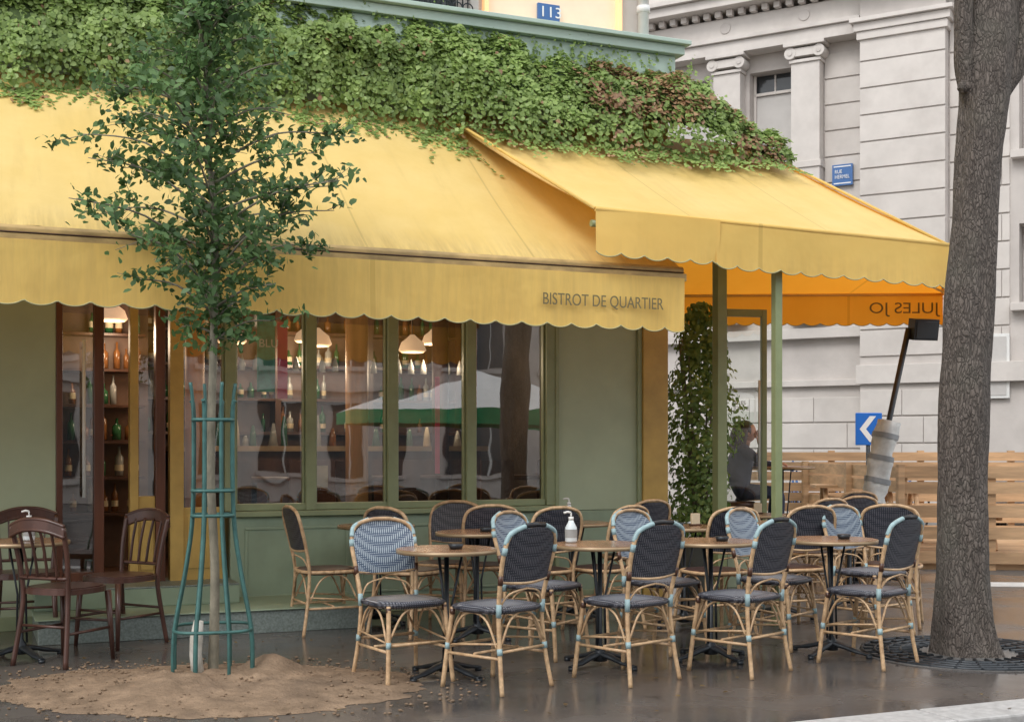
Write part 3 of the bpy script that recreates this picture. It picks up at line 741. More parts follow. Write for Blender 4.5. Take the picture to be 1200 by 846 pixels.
limb(mb,[(3.08,8.19,3.6),(3.25,8.2,3.85),(3.36,8.2,4.2),(3.9,8.3,5.2),(4.5,8.5,6.3)],[.11,.09,.085,.07,.02],'bark',14,6)
limb(mb,[(2.95,8.17,3.62),(2.87,8.12,3.60),(2.84,8.10,3.57)],[.05,.045,.02],'bark',10,4)
tips=[]
for i in range(20):
    a=R(0,6.28); b=Vector((3.15+R(-.1,.1),8.3,R(5.8,7.4))); e=b+Vector((math.cos(a)*R(.6,1.4),math.sin(a)*R(.6,1.4),R(.5,1.5))); m_=b.lerp(e,.5)+Vector((0,0,.15))
    limb(mb,[b,m_,e],[.05,.03,.01],'bark',6,4); tips.append((m_,e))
mb.obj('trunk_and_limbs',BT)
P=[];N=[];S=[]
for (m_,e) in tips:
    for j in range(110):
        q=m_.lerp(e,R(0,1.1)); q=q+Vector((random.gauss(0,.25),random.gauss(0,.25),random.gauss(0,.2))); P.append(tuple(q)); N.append((R(-1,1),R(-1,1),R(-.2,1))); S.append(R(.08,.12))
leaf_mesh('crown_foliage',P,N,S,['leaf'],[0]*len(P),BT,'tree')
mb=MB()
for r in (.42,.5,.58,.66):
    mb.tube([(2.92+r*math.cos(a),8.19+r*math.sin(a),.006) for a in np.linspace(0,2*math.pi,49)],.012,'iron',6)
for i in range(28):
    a=i*math.pi/14; mb.tube([(2.92+.30*math.cos(a),8.19+.30*math.sin(a),.006),(2.92+.67*math.cos(a),8.19+.67*math.sin(a),.006)],.012,'iron',6)
mb.prism([(2.92+.69*math.cos(a),8.19+.69*math.sin(a)) for a in np.linspace(0,2*math.pi,40)[:-1]],-.05,.004,'asphfar')
mb.obj('tree_grate')

YT=empty('young_street_tree',(-1.70,7.28,0))
mb=MB()
trunk=[(0,0,-.02),(.01,0,.6),(-.015,0,1.2),(.0,.01,1.9),(.01,0,2.5),(-.03,.0,3.1),(-.05,.02,3.7),(-.04,.02,4.35)]
limb(mb,trunk,[.032,.026,.025,.023,.020,.015,.010,.005],'barkthin',10,6,.05)
P=[];N=[];S=[]
def addleaf(q,sz=None):
    P.append(tuple(q)); N.append((R(-1,1),R(-1,.4),R(-.1,1.1))); S.append(sz or R(.034,.058))
def trunkat(z):
    for a,b in zip(trunk,trunk[1:]):
        if a[2]<=z<=b[2]:
            t=(z-a[2])/(b[2]-a[2]); return Vector(a).lerp(Vector(b),t)
    return Vector(trunk[-1])
nb=70
for i in range(nb):
    z=1.92+2.28*(i/nb)**.95
    a=i*2.399+R(-.4,.4)
    if z<2.9: L=np.interp(z,[1.9,2.1,2.4,2.9],[.28,.68,.88,.80])
    else: L=np.interp(z,[2.9,3.3,3.7,4.2],[.80,.50,.28,.20])
    L*=R(.6,1.1)
    up=R(.2,.6)*L
    b=trunkat(z); dr=Vector((math.cos(a),math.sin(a),0)); e=b+dr*L+Vector((0,0,up*.75)); m_=b+dr*L*.5+Vector((0,0,up*.65))
    pts=limb(mb,[b,m_,e],[.009,.006,.0025],'barkthin',5,5)
    nt_=max(5,int(L*13))
    for j in range(nt_):
        t=R(.12,1.0); q0=pts[int(t*(len(pts)-1))]; dd=(dr+Vector((R(-1.2,1.2),R(-1.2,1.2),R(-.6,.7)))).normalized()
        tl=R(.08,.22); q1=q0+dd*tl; mb.tube([q0,q1],[.0026,.0014],'barkthin',4)
        for k in range(random.randint(10,20)):
            u=R(.1,1.15); q=q0.lerp(q1,u)+Vector((random.gauss(0,.032),random.gauss(0,.032),random.gauss(0,.028))); addleaf(q)
for i in range(1200):
    z=R(2.4,4.4); b=trunkat(z); r=R(0,.22); a=R(0,6.28); addleaf(b+Vector((r*math.cos(a),r*math.sin(a),0)))
for i in range(340):
    z=R(1.85,2.6); b=trunkat(z); r=R(.02,.24); a=R(0,6.28); addleaf(b+Vector((r*math.cos(a),r*math.sin(a),0)))
mb.obj('trunk_and_branches',YT)
leaf_mesh('foliage',P,N,S,['leaf'],[0]*len(P),YT,'tree')
mb=MB(); mb.tube([(-1.765,7.20,.02),(-1.78,7.20,.15),(-1.775,7.20,.24),(-1.765,7.21,.34)],[.034,.038,.034,.030],'sleeve',12,fn=lambda a,t,p:1+.12*math.sin(a*2+p.z*30)); mb.obj('plastic_trunk_sleeve')
tg=empty('tree_guard',(-1.70,7.28,0),12)
mb=MB()
def sq(a,r):
    c,s_=math.cos(a),math.sin(a); k=(abs(c)**3.5+abs(s_)**3.5)**(-1/3.5)*r; return c*k,s_*k
for i in range(8):
    a=math.pi/8+i*math.pi/4
    top=1.58 if i%2 else 1.68
    prf=[(.22,0),(.215,.28),(.155,.62),(.115,.95),(.11,1.5),(.125,top)]
    pts=smooth_path([(*sq(a,r),z) for r,z in prf],5)
    mb.tube(pts,.013 if i%2 else .010,'guard',6)
mb.obj('bars',tg)
mb=MB()
for r,z in ((.216,.29),(.117,.93),(.116,1.07),(.113,1.47)):
    mb.tube([(*sq(a,r),z) for a in np.linspace(0,2*math.pi,41)],.010,'guard',6)
mb.obj('rings',tg)
mb=MB()
def soil(u,v):
    a=2*math.pi*u; rr=v
    wob=1+.12*noise.noise(Vector((math.cos(a)*1.5,math.sin(a)*1.5,3)))+.09*noise.noise(Vector((math.cos(a)*6,math.sin(a)*6,3)))+.04*noise.noise(Vector((math.cos(a)*20,math.sin(a)*20,3)))
    x=1.18*rr*math.cos(a)*wob; y=.76*rr*math.sin(a)*wob
    z=.004+(1-rr**2)*.05+.05*max(0,noise.noise(Vector((x*2.1,y*2.1,8))))*(1-rr)*2+.03*noise.noise(Vector((x*6,y*6,2)))*(1-rr)+.02*noise.noise(Vector((x*17,y*17,2)))*(1-rr)+ .09*math.exp(-((x-.28)**2+(y-.35)**2)/.02)
    return (x,y,z if rr<1 else .002)
mb.grid(soil,160,40,'dirt'); mb.obj('tree_pit_soil',None,0,(-1.66,7.02,0))
mb=MB()
for i in range(750):
    a=R(0,6.28); rr=random.random()**.5*1.28; x=-1.66+1.2*rr*math.cos(a); y=7.02+.78*rr*math.sin(a); s_=R(.003,.010)
    mb.ball((x,y,.008+max(0,(1-rr*rr))*.05),(s_*1.3,s_,s_*.7),'dirt',6,4)
mb.obj('soil_pebbles')
P=[];N=[];S=[]
for i in range(160): P.append((R(-3.5,3.2),R(6.2,9.3),.012)); N.append((R(-.2,.2),R(-.2,.2),1)); S.append(R(.015,.03))
leaf_mesh('fallen_leaves',P,N,S,['litter'],[0]*len(P),None)

sh=empty('potted_shrub',(1.72,11.70,0))
mb=MB(); mb.tube([(0,0,0),(0,0,.05),(0,0,.42),(0,0,.45)],[.17,.18,.24,.25],'soilpot',20); mb.obj('pot',sh)
mb=MB()
for i in range(9):
    a=R(0,6.28); limb(mb,[(R(-.05,.05),R(-.05,.05),.42),(.1*math.cos(a),.1*math.sin(a),1.2),(.2*math.cos(a),.2*math.sin(a),2.3)],[.018,.012,.004],'barkthin',5,4)
mb.obj('stems',sh)
P=[];N=[];S=[]
for i in range(4600):
    z=R(.45,2.62); a=R(0,6.28); rm=.33+.06*math.sin(z*5)+.13*noise.noise(Vector((math.cos(a),math.sin(a),z*3)))
    if z>2.3: rm*=(2.75-z)/.45
    r=rm*random.random()**.45; P.append((r*math.cos(a),r*math.sin(a),z)); N.append((math.cos(a)+R(-.6,.6),math.sin(a)+R(-.6,.6),R(-.2,1))); S.append(R(.035,.065))
leaf_mesh('foliage',P,N,S,['bush'],[0]*len(P),sh,'tree')

# ---------------------------------------------------------------- chairs
def yb(z): return np.interp(z,[.44,.62,.78,.87,.90],[-.175,-.205,-.24,-.265,-.27])
def rattan_chair(front,back,seat,wrap):
    parts={}
    f=MB()
    loop=[(-.205,-.225,0),(-.185,-.19,.22),(-.178,-.175,.44),(-.195,-.205,.62),(-.205,-.24,.76),(-.175,-.262,.855),(-.08,-.275,.893),(0,-.278,.898)]
    full=loop+[(-x,y,z) for x,y,z in reversed(loop[:-1])]
    f.tube(smooth_path(full,6),.0125,'rattan',8)
    for s_ in (-1,1):
        f.tube(smooth_path([(s_*.205,.215,0),(s_*.188,.19,.24),(s_*.175,.165,.44)],5),.0135,'rattan',8)
        f.tube([(s_*.19,.19,.19),(s_*.185,-.19,.19)],.009,'rattan',6)
        f.tube([(s_*.185,.185,.235),(s_*.185,-.19,.27)],.006,'rattan',6)
        f.tube(smooth_path([(s_*.19,.17,.24),(s_*.188,.1,.38),(s_*.187,0,.425),(s_*.186,-.1,.38),(s_*.185,-.17,.24)],4),.007,'rattan',6)
        f.tube(smooth_path([(s_*.17,-.175,.46),(s_*.12,-.20,.53),(0,-.222,.555)],4),.006,'rattan',6)
    for y in (.185,-.19):
        f.tube([(-.19,y,.225),(.19,y,.225)],.009,'rattan',6)
        f.tube(smooth_path([(-.175,y,.26),(-.1,y,.39),(0,y,.43),(.1,y,.39),(.175,y,.26)],4),.007,'rattan',6)
    f.tube([(-.18,.0,.20),(.18,.0,.20)],.008,'rattan',6)
    f.tube(smooth_path([(-.192,-.2,.60),(-.1,-.218,.59),(0,-.225,.585),(.1,-.218,.59),(.192,-.2,.60)],4),.009,'rattan',6)
    parts['frame']=f.mesh('frame')
    s=MB()
    def sup(a,r,e=3.2):
        c,q=math.cos(a),math.sin(a); k=(abs(c)**e+abs(q)**e)**(-1/e)*r; return c*k,q*k
    def st(u,v):
        a=2*math.pi*u; x,y=sup(a,.205*v); return (x,y*.98-.0,.462-.012*(1-v*v)+(-.02*max(0,v-.94)/.06))
    s.grid(st,40,8,seat); s.grid(lambda u,v:(lambda xy:(xy[0],xy[1]*.98,.442-.02*v))(sup(2*math.pi*u,.207-.012*v)),40,2,seat)
    s.poly([(sup(-2*math.pi*i/30,.195)[0],sup(-2*math.pi*i/30,.195)[1],.425) for i in range(30)],seat)
    rim=[(sup(2*math.pi*i/40,.208)[0],sup(2*math.pi*i/40,.208)[1]*.98,.442) for i in range(41)]
    s.tube(rim,.013,wrap if wrap=='rattan' else 'weaveblack',6)
    parts['seat']=s.mesh('seat')
    b=MB()
    def pan(off):
        def g(u,v):
            x=(u*2-1)
            zt=.885-.07*abs(x)**4; z=.59+(zt-.59)*v
            hw=np.interp(z,[.58,.76,.83,.9],[.183,.195,.188,.165])
            X=x*hw; return (X,yb(z)-.022*(1-x*x)+off,z)
        return g
    b.grid(pan(.006),14,10,front); b.grid(pan(-.006),14,10,back)
    parts['backrest']=b.mesh('backrest')
    w=MB()
    if wrap!='rattan':
        for s_ in (-1,1):
            for (p,q) in (((s_*.186,-.192,.21),(s_*.185,-.188,.245)),((s_*.19,.193,.21),(s_*.188,.19,.245)),((s_*.179,-.177,.41),(s_*.180,-.178,.48)),((s_*.205,-.238,.745),(s_*.203,-.246,.785))):
                w.tube([p,q],.0150,wrap,8)
            w.tube(smooth_path([(s_*.202,-.246,.80),(s_*.178,-.264,.858),(s_*.08,-.279,.895)],5),.0138,wrap,8)
            w.tube([(s_*.192,-.2,.585),(s_*.196,-.208,.635)],.0145,'darkwood',8); w.tube([(s_*.177,.167,.40),(s_*.176,.166,.43)],.0150,'darkwood',8)
        w.tube([(-.08,-.279,.897),(0,-.283,.902),(.08,-.279,.897)],.0140,'black',8)
        parts['wrapping']=w.mesh('wrapping')
    return parts
CA=rattan_chair('weaveblue','weaveblack','weaveseat','bluewrap')
CB=rattan_chair('weaveblack','weaveblack','weaveburg','rattan')
def place(parts,name,x,y,r,s=1):
    e=empty(name,(x,y,0),r,s)
    for k,me in parts.items():
        o=bpy.data.objects.new(k,me); col.objects.link(o); o.parent=e
    return e
for (x,y,r) in ((-.085,7.05,46),(-.62,7.27,210),(.65,7.30,38),(1.34,7.55,48),(2.17,7.82,41),
                (.20,8.12,234),(.98,8.33,224),(1.75,8.5,228),(2.52,9.0,215)):
    place(CA,'rattan_bistro_chair',x,y,r+R(-4,4))
for (x,y,r) in ((-1.33,9.15,-62),(-.72,9.05,-30),(-.50,9.62,160),(-.20,9.45,20),(.19,9.1,35),(.66,9.25,38),(.95,10.3,30),(1.43,9.05,25),(2.03,9.3,25),(2.85,11.1,20),(2.82,9.5,-20),(2.45,10.6,30),(3.2,12.3,20)):
    place(CB,'woven_cafe_chair',x,y,r+R(-8,8))
def wood_chair():
    p={}; f=MB()
    for s_ in (-1,1):
        f.tube(smooth_path([(s_*.20,-.23,0),(s_*.175,-.185,.3),(s_*.17,-.175,.45),(s_*.185,-.20,.65),(s_*.195,-.245,.84)],5),.0155,'mahog',8)
        f.tube([(s_*.195,.20,0),(s_*.175,.175,.43)],[.013,.021],'mahog',8)
        f.tube([(s_*.185,.18,.2),(s_*.18,-.19,.2)],.009,'mahog',6)
    for y in (.18,-.185): f.tube([(-.18,y,.24),(.18,y,.24)],.009,'mahog',6)
    p['frame']=f.mesh('wood_frame')
    b=MB()
    top=[(-.205,-.235,.80),(-.1,-.262,.835),(0,-.27,.845),(.1,-.262,.835),(.205,-.235,.80)]
    tpth=smooth_path(top,6)
    for o_ in (0,-.018):
        b.grid(lambda u,v:(lambda q:(q.x,q.y+o_,q.z+.065*v-.02))(tpth[int(round(u*24))]),24,2,'mahog')
    b.tube([(q.x,q.y-.009,q.z+.045) for q in tpth],.012,'mahog',6); b.tube([(q.x,q.y-.009,q.z-.02) for q in tpth],.012,'mahog',6)
    b.tube(smooth_path([(-.18,-.19,.53),(0,-.20,.53),(.18,-.19,.53)],4),.011,'mahog',6)
    for x in (-.11,-.037,.037,.11):
        b.tube(smooth_path([(x,-.198,.53),(x*1.05,-.225,.68),(x*1.1,-.268,.83)],4),.011,'mahog',6,flat=.6)
    p['backrest']=b.mesh('wood_back')
    s=MB()
    pts=[(.215*math.copysign(abs(math.cos(a))**.7,math.cos(a)),.21*math.copysign(abs(math.sin(a))**.7,math.sin(a))) for a in np.linspace(0,2*math.pi,33)[:-1]]
    s.prism(pts,.43,.462,'mahog'); s.prism([(x*.93,y*.93) for x,y in pts],.462,.470,'mahog'); p['seat']=s.mesh('wood_seat')
    return p
CW=wood_chair()
for (x,y,r) in ((-2.74,7.86,-22),(-2.62,8.55,150),(-3.32,8.75,200),(-3.45,7.5,-60)): place(CW,'wooden_cafe_chair',x,y,r)

# ---------------------------------------------------------------- tables
def table_parts(r=.29,h=.735):
    p={}; t=MB()
    t.tube([(0,0,h-.026),(0,0,h-.003)],r,'tableedge',40); t.tube([(0,0,h-.003),(0,0,h)],r-.010,'tabletop',40); p['top']=t.mesh('tabletop')
    b=MB()
    b.tube([(0,0,.03),(0,0,.08),(0,0,.12),(0,0,h-.03)],[.045,.04,.014,.014],'iron',12)
    for a in (0,2.09,4.19): b.tube([(.035*math.cos(a),.035*math.sin(a),.1),(.028*math.cos(a),.028*math.sin(a),.4),(.09*math.cos(a),.09*math.sin(a),h-.03)],.007,'iron',6)
    b.tube([(0,0,h-.04),(0,0,h-.029)],.13,'iron',16)
    for i in range(4):
        a=math.pi/4+i*math.pi/2; c,s_=math.cos(a),math.sin(a)
        b.tube(smooth_path([(0,0,.075),(c*.08,s_*.08,.06),(c*.18,s_*.18,.035),(c*.27,s_*.27,.02)],4),[.032]*5+[.027]*4+[.02]*4,'iron',8,flat=.55)
        b.tube([(c*.26,s_*.26,.0),(c*.26,s_*.26,.02)],.02,'iron',10)
    p['pedestal']=b.mesh('pedestal'); return p
TP=table_parts(); tabs=[(-.376,7.36),(.53,7.72),(1.24,7.98),(2.03,8.14),(-.24,8.85),(-1.02,9.62),(.47,9.95),(1.27,9.45),(2.1,11.2),(2.80,10.6),(-3.06,7.98),(2.1,9.95),(3.6,12.6)]
for x,y in tabs: place(TP,'round_bistro_table',x,y,R(-12,12))
HT=table_parts(.33,1.12)
place(HT,'high_table',2.80,13.25,0)
def ashtray(x,y,z=.737):
    m=MB(); m.tube([(0,0,0),(0,0,.028)],[.035,.045],'iron',14); m.tube([(0,0,.0281),(0,0,.0285)],.036,'black',14); m.obj('ashtray',None,0,(x,y,z))
for x,y in ((-.32,7.30),(1.30,7.92),(-.18,8.8),(1.22,9.4),(2.1,8.1),(.5,9.9),(-.98,9.55),(2.05,9.9)): ashtray(x,y)
def bottle(x,y,z=.737):
    e=empty('sanitizer_bottle',(x,y,z)); m=MB(); m.tube([(0,0,0),(0,0,.01),(0,0,.09),(0,0,.12),(0,0,.135)],[.033,.037,.036,.02,.014],'straps',14); m.tube([(0,0,.03),(0,0,.08)],.0385,'bottleC',14,cap=False); m.obj('body',e)
    m=MB(); m.tube([(0,0,.136),(0,0,.155)],.016,'white',10); m.tube([(0,0,.155),(0,0,.18)],.005,'white',6); m.tube([(0,0,.18),(-.02,0,.185),(-.045,0,.178)],.007,'white',6); m.obj('pump',e)
bottle(.36,7.80); bottle(-3.0,7.95); bottle(3.55,12.6); bottle(.44,9.9)
def menu(x,y,z=.737):
    m=MB(); m.box(-.035,.035,-.012,.012,0,.09,'label'); m.box(-.045,.045,-.02,.02,-.0,.012,'darkwood'); m.obj('menu_holder',None,.002,(x,y,z),(0,0,R(-.5,.5)))
for x,y in ((2.2,9.98),(1.36,9.5),(.38,9.98),(2.15,11.2)): menu(x,y)

# ---------------------------------------------------------------- person seated at the high table
pe=empty('seated_person',(2.33,13.25,0))
def skin_obj(name,V,E,Rr,k,root=0,sub=2):
    me=bpy.data.meshes.new(name); me.from_pydata(V,E,[]); o=bpy.data.objects.new(name,me); col.objects.link(o); o.parent=pe
    o.modifiers.new('skin','SKIN'); o.modifiers['skin'].use_smooth_shade=True
    for i,r in enumerate(Rr):
        me.skin_vertices[0].data[i].radius=(r if isinstance(r,tuple) else (r,r))
    me.skin_vertices[0].data[root].use_root=True
    sb=o.modifiers.new('sub','SUBSURF'); sb.levels=sub; sb.render_levels=sub; me.materials.append(M[k]); return o
V=[(0,0,.86),(.01,0,1.02),(.04,0,1.20),(.06,0,1.31),(.075,0,1.37),
   (.05,-.15,1.30),(.20,-.22,1.17),(.22,-.12,1.33),
   (.05,.15,1.30),(.18,.23,1.12),(.40,.15,1.15),
   (.05,-.10,.85),(.42,-.12,.86),(.40,-.12,.48),(.02+.03,.10,.85),(.42,.12,.86),(.38,.12,.48)]
E=[(0,1),(1,2),(2,3),(3,4),(3,5),(5,6),(6,7),(3,8),(8,9),(9,10),(0,11),(11,12),(12,13),(0,14),(14,15),(15,16)]
skin_obj('clothed_body',V,E,[(.13,.15),(.12,.14),(.13,.15),(.10,.11),.055,.06,.047,.034,.06,.047,.034,.09,.07,.05,.09,.07,.05],'cloth')
m=MB()
def headf(d):
    e=1.0
    if d.x>.85: e+=.10*(d.x-.85)/.15*(1 if -.35<d.z<.1 else .2)
    if d.z<-.3: e*=1-.12*(abs(d.z)-.3)
    return e
m.ball((.11,0,1.47),(.088,.073,.112),'skin',24,18,headf); m.tube([(.08,0,1.34),(.10,0,1.42)],[.05,.048],'skin',12)
m.ball((.205,0,1.46),(.018,.012,.02),'skin',8,6)
for s_ in (-1,1): m.ball((.188,s_*.03,1.485),(.009,.012,.007),'black',8,6); m.ball((.10,s_*.074,1.465),(.018,.01,.028),'skin',8,6)
m.ball((.193,0,1.418),(.008,.022,.006),'lips',8,5)
m.obj('head',pe)
m=MB()
m.ball((.080,0,1.495),(.105,.088,.105),'hair',24,16,lambda d:.55 if (d.x>.55 and d.z<.45) else 1+.04*noise.noise(d*6))
m.tube(smooth_path([(.04,0,1.52),(.0,0,1.42),(-.02,0,1.3),(-.02,0,1.17)],5),[.07,.075,.08,.082,.082,.08,.078,.075,.072,.07,.065,.06,.055,.045,.035,.02],'hair',16,flat=1.0,fn=lambda a,t,p:1+.08*math.sin(a*7))
m.tube(smooth_path([(.08,-.075,1.5),(.06,-.09,1.4),(.04,-.10,1.28)],4),[.02,.024,.026,.026,.026,.024,.020,.014,.01],'hair',8)
m.obj('hair',pe)
def hand(wr,dirn,up,nm_):
    wr=Vector(wr);d=Vector(dirn).normalized();u=Vector(up).normalized();sd=d.cross(u).normalized()
    V=[wr,wr+d*.05,wr+d*.085];E=[(0,1),(1,2)];Rr=[(.024,.02),(.036,.016),(.034,.014)]
    o=[(-.027,.062),(-.009,.072),(.010,.068),(.027,.052)]
    skin_obj(nm_+'_palm',[tuple(v) for v in V],E,Rr,'skin')
    for i,(off,L) in enumerate(o+[(-.04,.05)]):
        base=wr+d*(.08 if i<4 else .03)+sd*off*(1 if i<4 else .8)
        if i<4: pts=[base,base+d*L*.5+u*.006,base+d*L*.85-u*.012,base+d*L-u*.03]
        else: pts=[base,base+sd*-.025+d*.02,base+sd*-.03+d*.05]
        skin_obj(nm_+'_finger_%d'%i,[tuple(v) for v in pts],[(j,j+1) for j in range(len(pts)-1)],[.0095,.0088,.008,.0065][:len(pts)],'skin',0,1)
hand((.21,-.11,1.345),(-.25,.1,1),(-.3,1,0),'right_hand'); hand((.40,.14,1.15),(1,-.3,-.05),(0,0,1),'left_hand')
m=MB()
for s_ in (-1,1): m.ball((.46,s_*.12,.40),(.13,.045,.045),'black',12,8); m.tube([(.39,s_*.12,.40),(.39,s_*.12,.5)],.05,'cloth',10)
m.obj('shoes',pe)
st=empty('bar_stool',(2.33,13.25,0)); m=MB(); m.tube([(0,0,.70),(0,0,.76)],.18,'darkwood',24)
for a in range(4):
    q=math.pi/4+a*math.pi/2; m.tube([(.12*math.cos(q),.12*math.sin(q),.7),(.2*math.cos(q),.2*math.sin(q),0)],.014,'iron',8)
m.tube([(.175*math.cos(a),.175*math.sin(a),.3) for a in np.linspace(0,6.283,25)],.01,'iron',6); m.obj('seat_and_legs',st)

# ---------------------------------------------------------------- street furniture right
fe=empty('timber_terrace_fence',(0,0,0))
m=MB()
def fence(p,q,z0,hs,posts,k='pine',th=.03):
    p=Vector(p);q=Vector(q);d=(q-p);L=d.length;d/=L;n=Vector((d.y,-d.x))
    for (a,b) in hs:
        j=R(-.012,.012)
        a_=p+n*th;b_=q+n*th
        m.prism([(p.x,p.y),(a_.x,a_.y),(b_.x,b_.y),(q.x,q.y)],z0+a+j,z0+b+j,k)
    for t in range(posts+1):
        c=p+d*L*t/posts
        m.prism([tuple((c-d*.045-n*.003)[:2]),tuple((c+d*.045-n*.003)[:2]),tuple((c+d*.045-n*.08)[:2]),tuple((c-d*.045-n*.08)[:2])][::-1],z0,z0+hs[-1][1]+.02,k)
sl=[(.08,.22),(.36,.50),(.62,.76),(.90,1.04),(1.08,1.22)]
fence((4.62,15.1),(8.6,14.6),-.12,sl,4)
fence((4.62,15.1),(4.3,18.6),-.12,sl,2)
sl2=[(.05+.15*i,.175+.15*i) for i in range(9)]
fence((3.4,18.8),(11,18.1),-.12,sl2,6)
m.obj('slats',fe)
m=MB(); m.prism([(4.7,15.15),(8.6,14.7),(10.6,18.0),(4.35,18.6)],-.12,.05,'pine'); m.obj('deck',fe)
for (x,y) in ((5.4,16.3),(7.4,16.2),(4.9,17.6)):
    e=empty('wooden_bench_table',(x,y,.05),-6); m=MB()
    for j in range(4): m.box(-.75,.75,-.3+j*.155,-.3+j*.155+.14,.72,.76,'pine')
    for s_ in (-1,1):
        for j in range(2): m.box(-.75,.75,s_*.62-.14+j*.145,s_*.62-.14+j*.145+.135,.43,.465,'pine')
        m.box(s_*.6-.03,s_*.6+.03,-.7,.7,.38,.428,'pine'); m.tube([(s_*.6,-.5,0),(s_*.6,-.12,.72)],.035,'pine',6); m.tube([(s_*.6,.5,0),(s_*.6,.12,.72)],.035,'pine',6)
    m.obj('timber',e,.004)
e=empty('chevron_traffic_sign',(4.96,17.8,0)); m=MB(); m.box(-.185,.185,-.01,.01,1.35,1.80,'bluesign')
m.obj('plate',e,.01); m=MB()
for s_ in (1,-1):
    pts=[(-.13,1.575),(-.04,1.575),(.10,1.575+s_*.18),(.01,1.575+s_*.18)]
    m.poly([(x,-.014,z) for x,z in (pts if s_>0 else pts[::-1])],'signwhite')
m.obj('chevron',e); m=MB(); m.tube([(0,.03,-.12),(0,.03,1.8)],.03,'iron',10); m.obj('post',e)
e=empty('floodlight_pole',(3.26,12.2,0)); m=MB()
top=Vector((.52,0,2.45)); m.tube([(0,0,0),top*.5,top],.028,'iron',12); m.tube([(0,0,0),(0,0,.05)],.2,'iron',20); m.obj('pole',e)
m=MB(); a=top*.16; b=top*.64
m.tube(smooth_path([a,a.lerp(b,.3),a.lerp(b,.6),b],6),[.105+.012*math.sin(i*2.1)+.008*(i%2) for i in range(19)],'whitewrap',20,fn=lambda an,t,p:1+.12*math.sin(an*3+p.z*9)+.05*math.sin(an*7-p.z*20))
m.obj('wrapped_sleeve',e)
m=MB()
for t in (.15,.33,.52,.7,.88):
    q=a.lerp(b,t); m.tube([q-top.normalized()*.025,q+top.normalized()*.025],.124,'greywrap',20,cap=False,fn=lambda an,t,p:1+.09*math.sin(an*3+p.z*9))
m.obj('sleeve_bands',e)
m=MB(); m.box(-.13,.13,-.06,.06,-.10,.10,'black'); m.box(-.11,.11,-.068,-.062,-.08,.08,'darkglass')
for i in range(5): m.box(-.11+.05*i,-.09+.05*i,.06,.085,-.09,.09,'black')
o=m.obj('lamp_head',e,.008); o.location=(.66,0,2.44); o.rotation_euler=(math.radians(10),0,math.radians(15))
def bicycle(x,y,r,z=.02):
    e=empty('bicycle',(x,y,z),r); m=MB()
    for wx in (-.52,.52):
        m.tube([(wx+.34*math.cos(a),0,.35+.34*math.sin(a)) for a in np.linspace(0,6.283,33)],.018,'tyre',6)
        for i in range(12):
            a=i*math.pi/6; m.tube([(wx,0,.35),(wx+.33*math.cos(a),0,.35+.33*math.sin(a))],.002,'white',4)
        m.tube([(wx,-.04,.35),(wx,.04,.35)],.025,'iron',8)
    m.obj('wheels',e); m=MB()
    bb=(-.08,0,.3); st_=(-.22,0,.85); hd=(.36,0,.82)
    for a,b in ((bb,st_),(bb,hd),(st_,hd),((-.52,0,.35),bb),((-.52,0,.35),st_),(hd,(.52,0,.35)),(hd,(.33,0,1.08)),(st_,(-.25,0,1.0))): m.tube([a,b],.016,'enamel',8)
    m.tube(smooth_path([(.22,-.3,1.12),(.33,-.2,1.14),(.35,0,1.1),(.33,.2,1.14),(.22,.3,1.12)],4),.014,'iron',8)
    m.ball((-.25,0,1.03),(.14,.07,.035),'black',12,8); m.tube([(-.08,-.1,.3),(-.08,.1,.3)],.09,'iron',12); m.obj('frame',e)
for i in range(5): bicycle(4.6+i*.55,20.8-i*.3,70+R(-15,15))
e=empty('parked_car',(8.9,19.4,-.12),-8); m=MB()
cprof=[(-2.05,.35),(-2.1,.75),(-1.95,.98),(-1.35,1.05),(-.75,1.42),(.0,1.50),(.9,1.46),(1.6,1.12),(2.0,.98),(2.1,.6),(2.05,.35)]
def carsec(u,v):
    i=u*(len(cprof)-1); a=int(min(i,len(cprof)-2)); t=i-a; x=cprof[a][0]*(1-t)+cprof[a+1][0]*t; z=cprof[a][1]*(1-t)+cprof[a+1][1]*t
    hw=.86-(max(0,z-.95)*.38); y=(v*2-1)*hw; return (x,y,z-.03*abs(v*2-1)**3)
m.grid(carsec,60,10,'carpaint')
for s_ in (-1,1):
    for a,b in zip(cprof,cprof[1:]):
        h=lambda z:s_*(.86-max(0,z-.95)*.38)
        m.poly([(a[0],s_*.86,.35),(b[0],s_*.86,.35),(b[0],h(b[1]),b[1]-.03),(a[0],h(a[1]),a[1]-.03)],'carpaint')
m.obj('body',e); m=MB()
for s_ in (-1,1):
    h=lambda z,o=.004:s_*(.86-max(0,z-.95)*.38+o)
    m.poly([(-1.15,h(1.0,.012),1.0),(.0,h(1.0,.012),1.0),(.0,h(1.4,.03),1.41),(-.72,h(1.36,.03),1.36)],'darkglass'); m.poly([(.06,h(1.0,.012),1.0),(1.45,h(1.0,.012),1.0),(.9,h(1.38,.03),1.38),(.06,h(1.4,.03),1.41)],'darkglass')
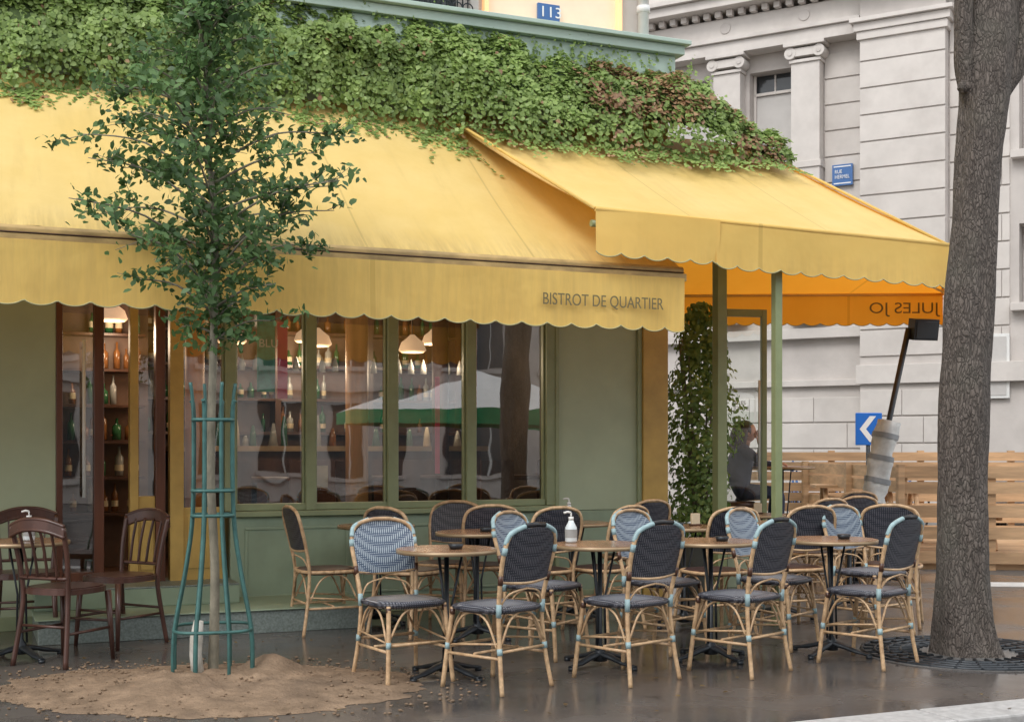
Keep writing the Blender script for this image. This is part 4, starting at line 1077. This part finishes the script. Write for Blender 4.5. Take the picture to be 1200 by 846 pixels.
m.poly([(-1.33,-.72,1.08),(-1.33,.72,1.08),(-.80,.62,1.41),(-.80,-.62,1.41)],'darkglass'); m.poly([(1.56,-.72,1.16),(1.56,.72,1.16),(.98,.62,1.45),(.98,-.62,1.45)],'darkglass')
m.obj('windows',e); m=MB()
for wx in (-1.3,1.3):
    for s_ in (-1,1): m.tube([(wx,s_*.68,.31),(wx,s_*.88,.31)],.31,'tyre',24); m.tube([(wx,s_*.87,.31),(wx,s_*.89,.31)],.19,'white',16)
m.obj('wheels',e)

# ---------------------------------------------------------------- light, sky, camera
w=bpy.data.worlds.new("World"); scene.world=w; w.use_nodes=True; nt=w.node_tree
bg=nt.nodes['Background']; sk=nt.nodes.new('ShaderNodeTexSky'); sk.sky_type='NISHITA'; sk.sun_disc=False
az=math.radians(212); el=math.radians(46)
sk.sun_elevation=el; sk.sun_rotation=az; sk.dust_density=4; sk.air_density=1.0
tc=nt.nodes.new('ShaderNodeTexCoord'); cl=noise_tex(nt,2.2,4,.55,tc.outputs['Generated'])
cloud=ramp(nt,cl,.3,.7,(.83,.855,.89),(.97,.985,1))
sc=nt.nodes.new('ShaderNodeVectorMath'); sc.operation='SCALE'; sc.inputs['Scale'].default_value=13.8; nt.links.new(cloud,sc.inputs[0])
nt.links.new(mix_col(nt,.85,sk.outputs[0],sc.outputs[0]),bg.inputs[0]); bg.inputs[1].default_value=.15
sun=bpy.data.lights.new('sun','SUN'); sun.energy=1.4; sun.angle=math.radians(22); sun.color=(1,.985,.96)
so=bpy.data.objects.new('sun',sun); col.objects.link(so)
d=Vector((math.sin(az)*math.cos(el),math.cos(az)*math.cos(el),math.sin(el)))
so.rotation_euler=d.to_track_quat('Z','Y').to_euler()
cam=bpy.data.cameras.new('camera'); co=bpy.data.objects.new('camera',cam); col.objects.link(co)
co.location=(0,0,1.31); co.rotation_euler=(math.radians(90),0,0); cam.sensor_width=36; cam.lens=45; cam.shift_y=.085; cam.clip_end=600; cam.clip_start=.05
scene.camera=co
scene.view_settings.view_transform='Standard'; scene.view_settings.look='None'; scene.view_settings.exposure=0
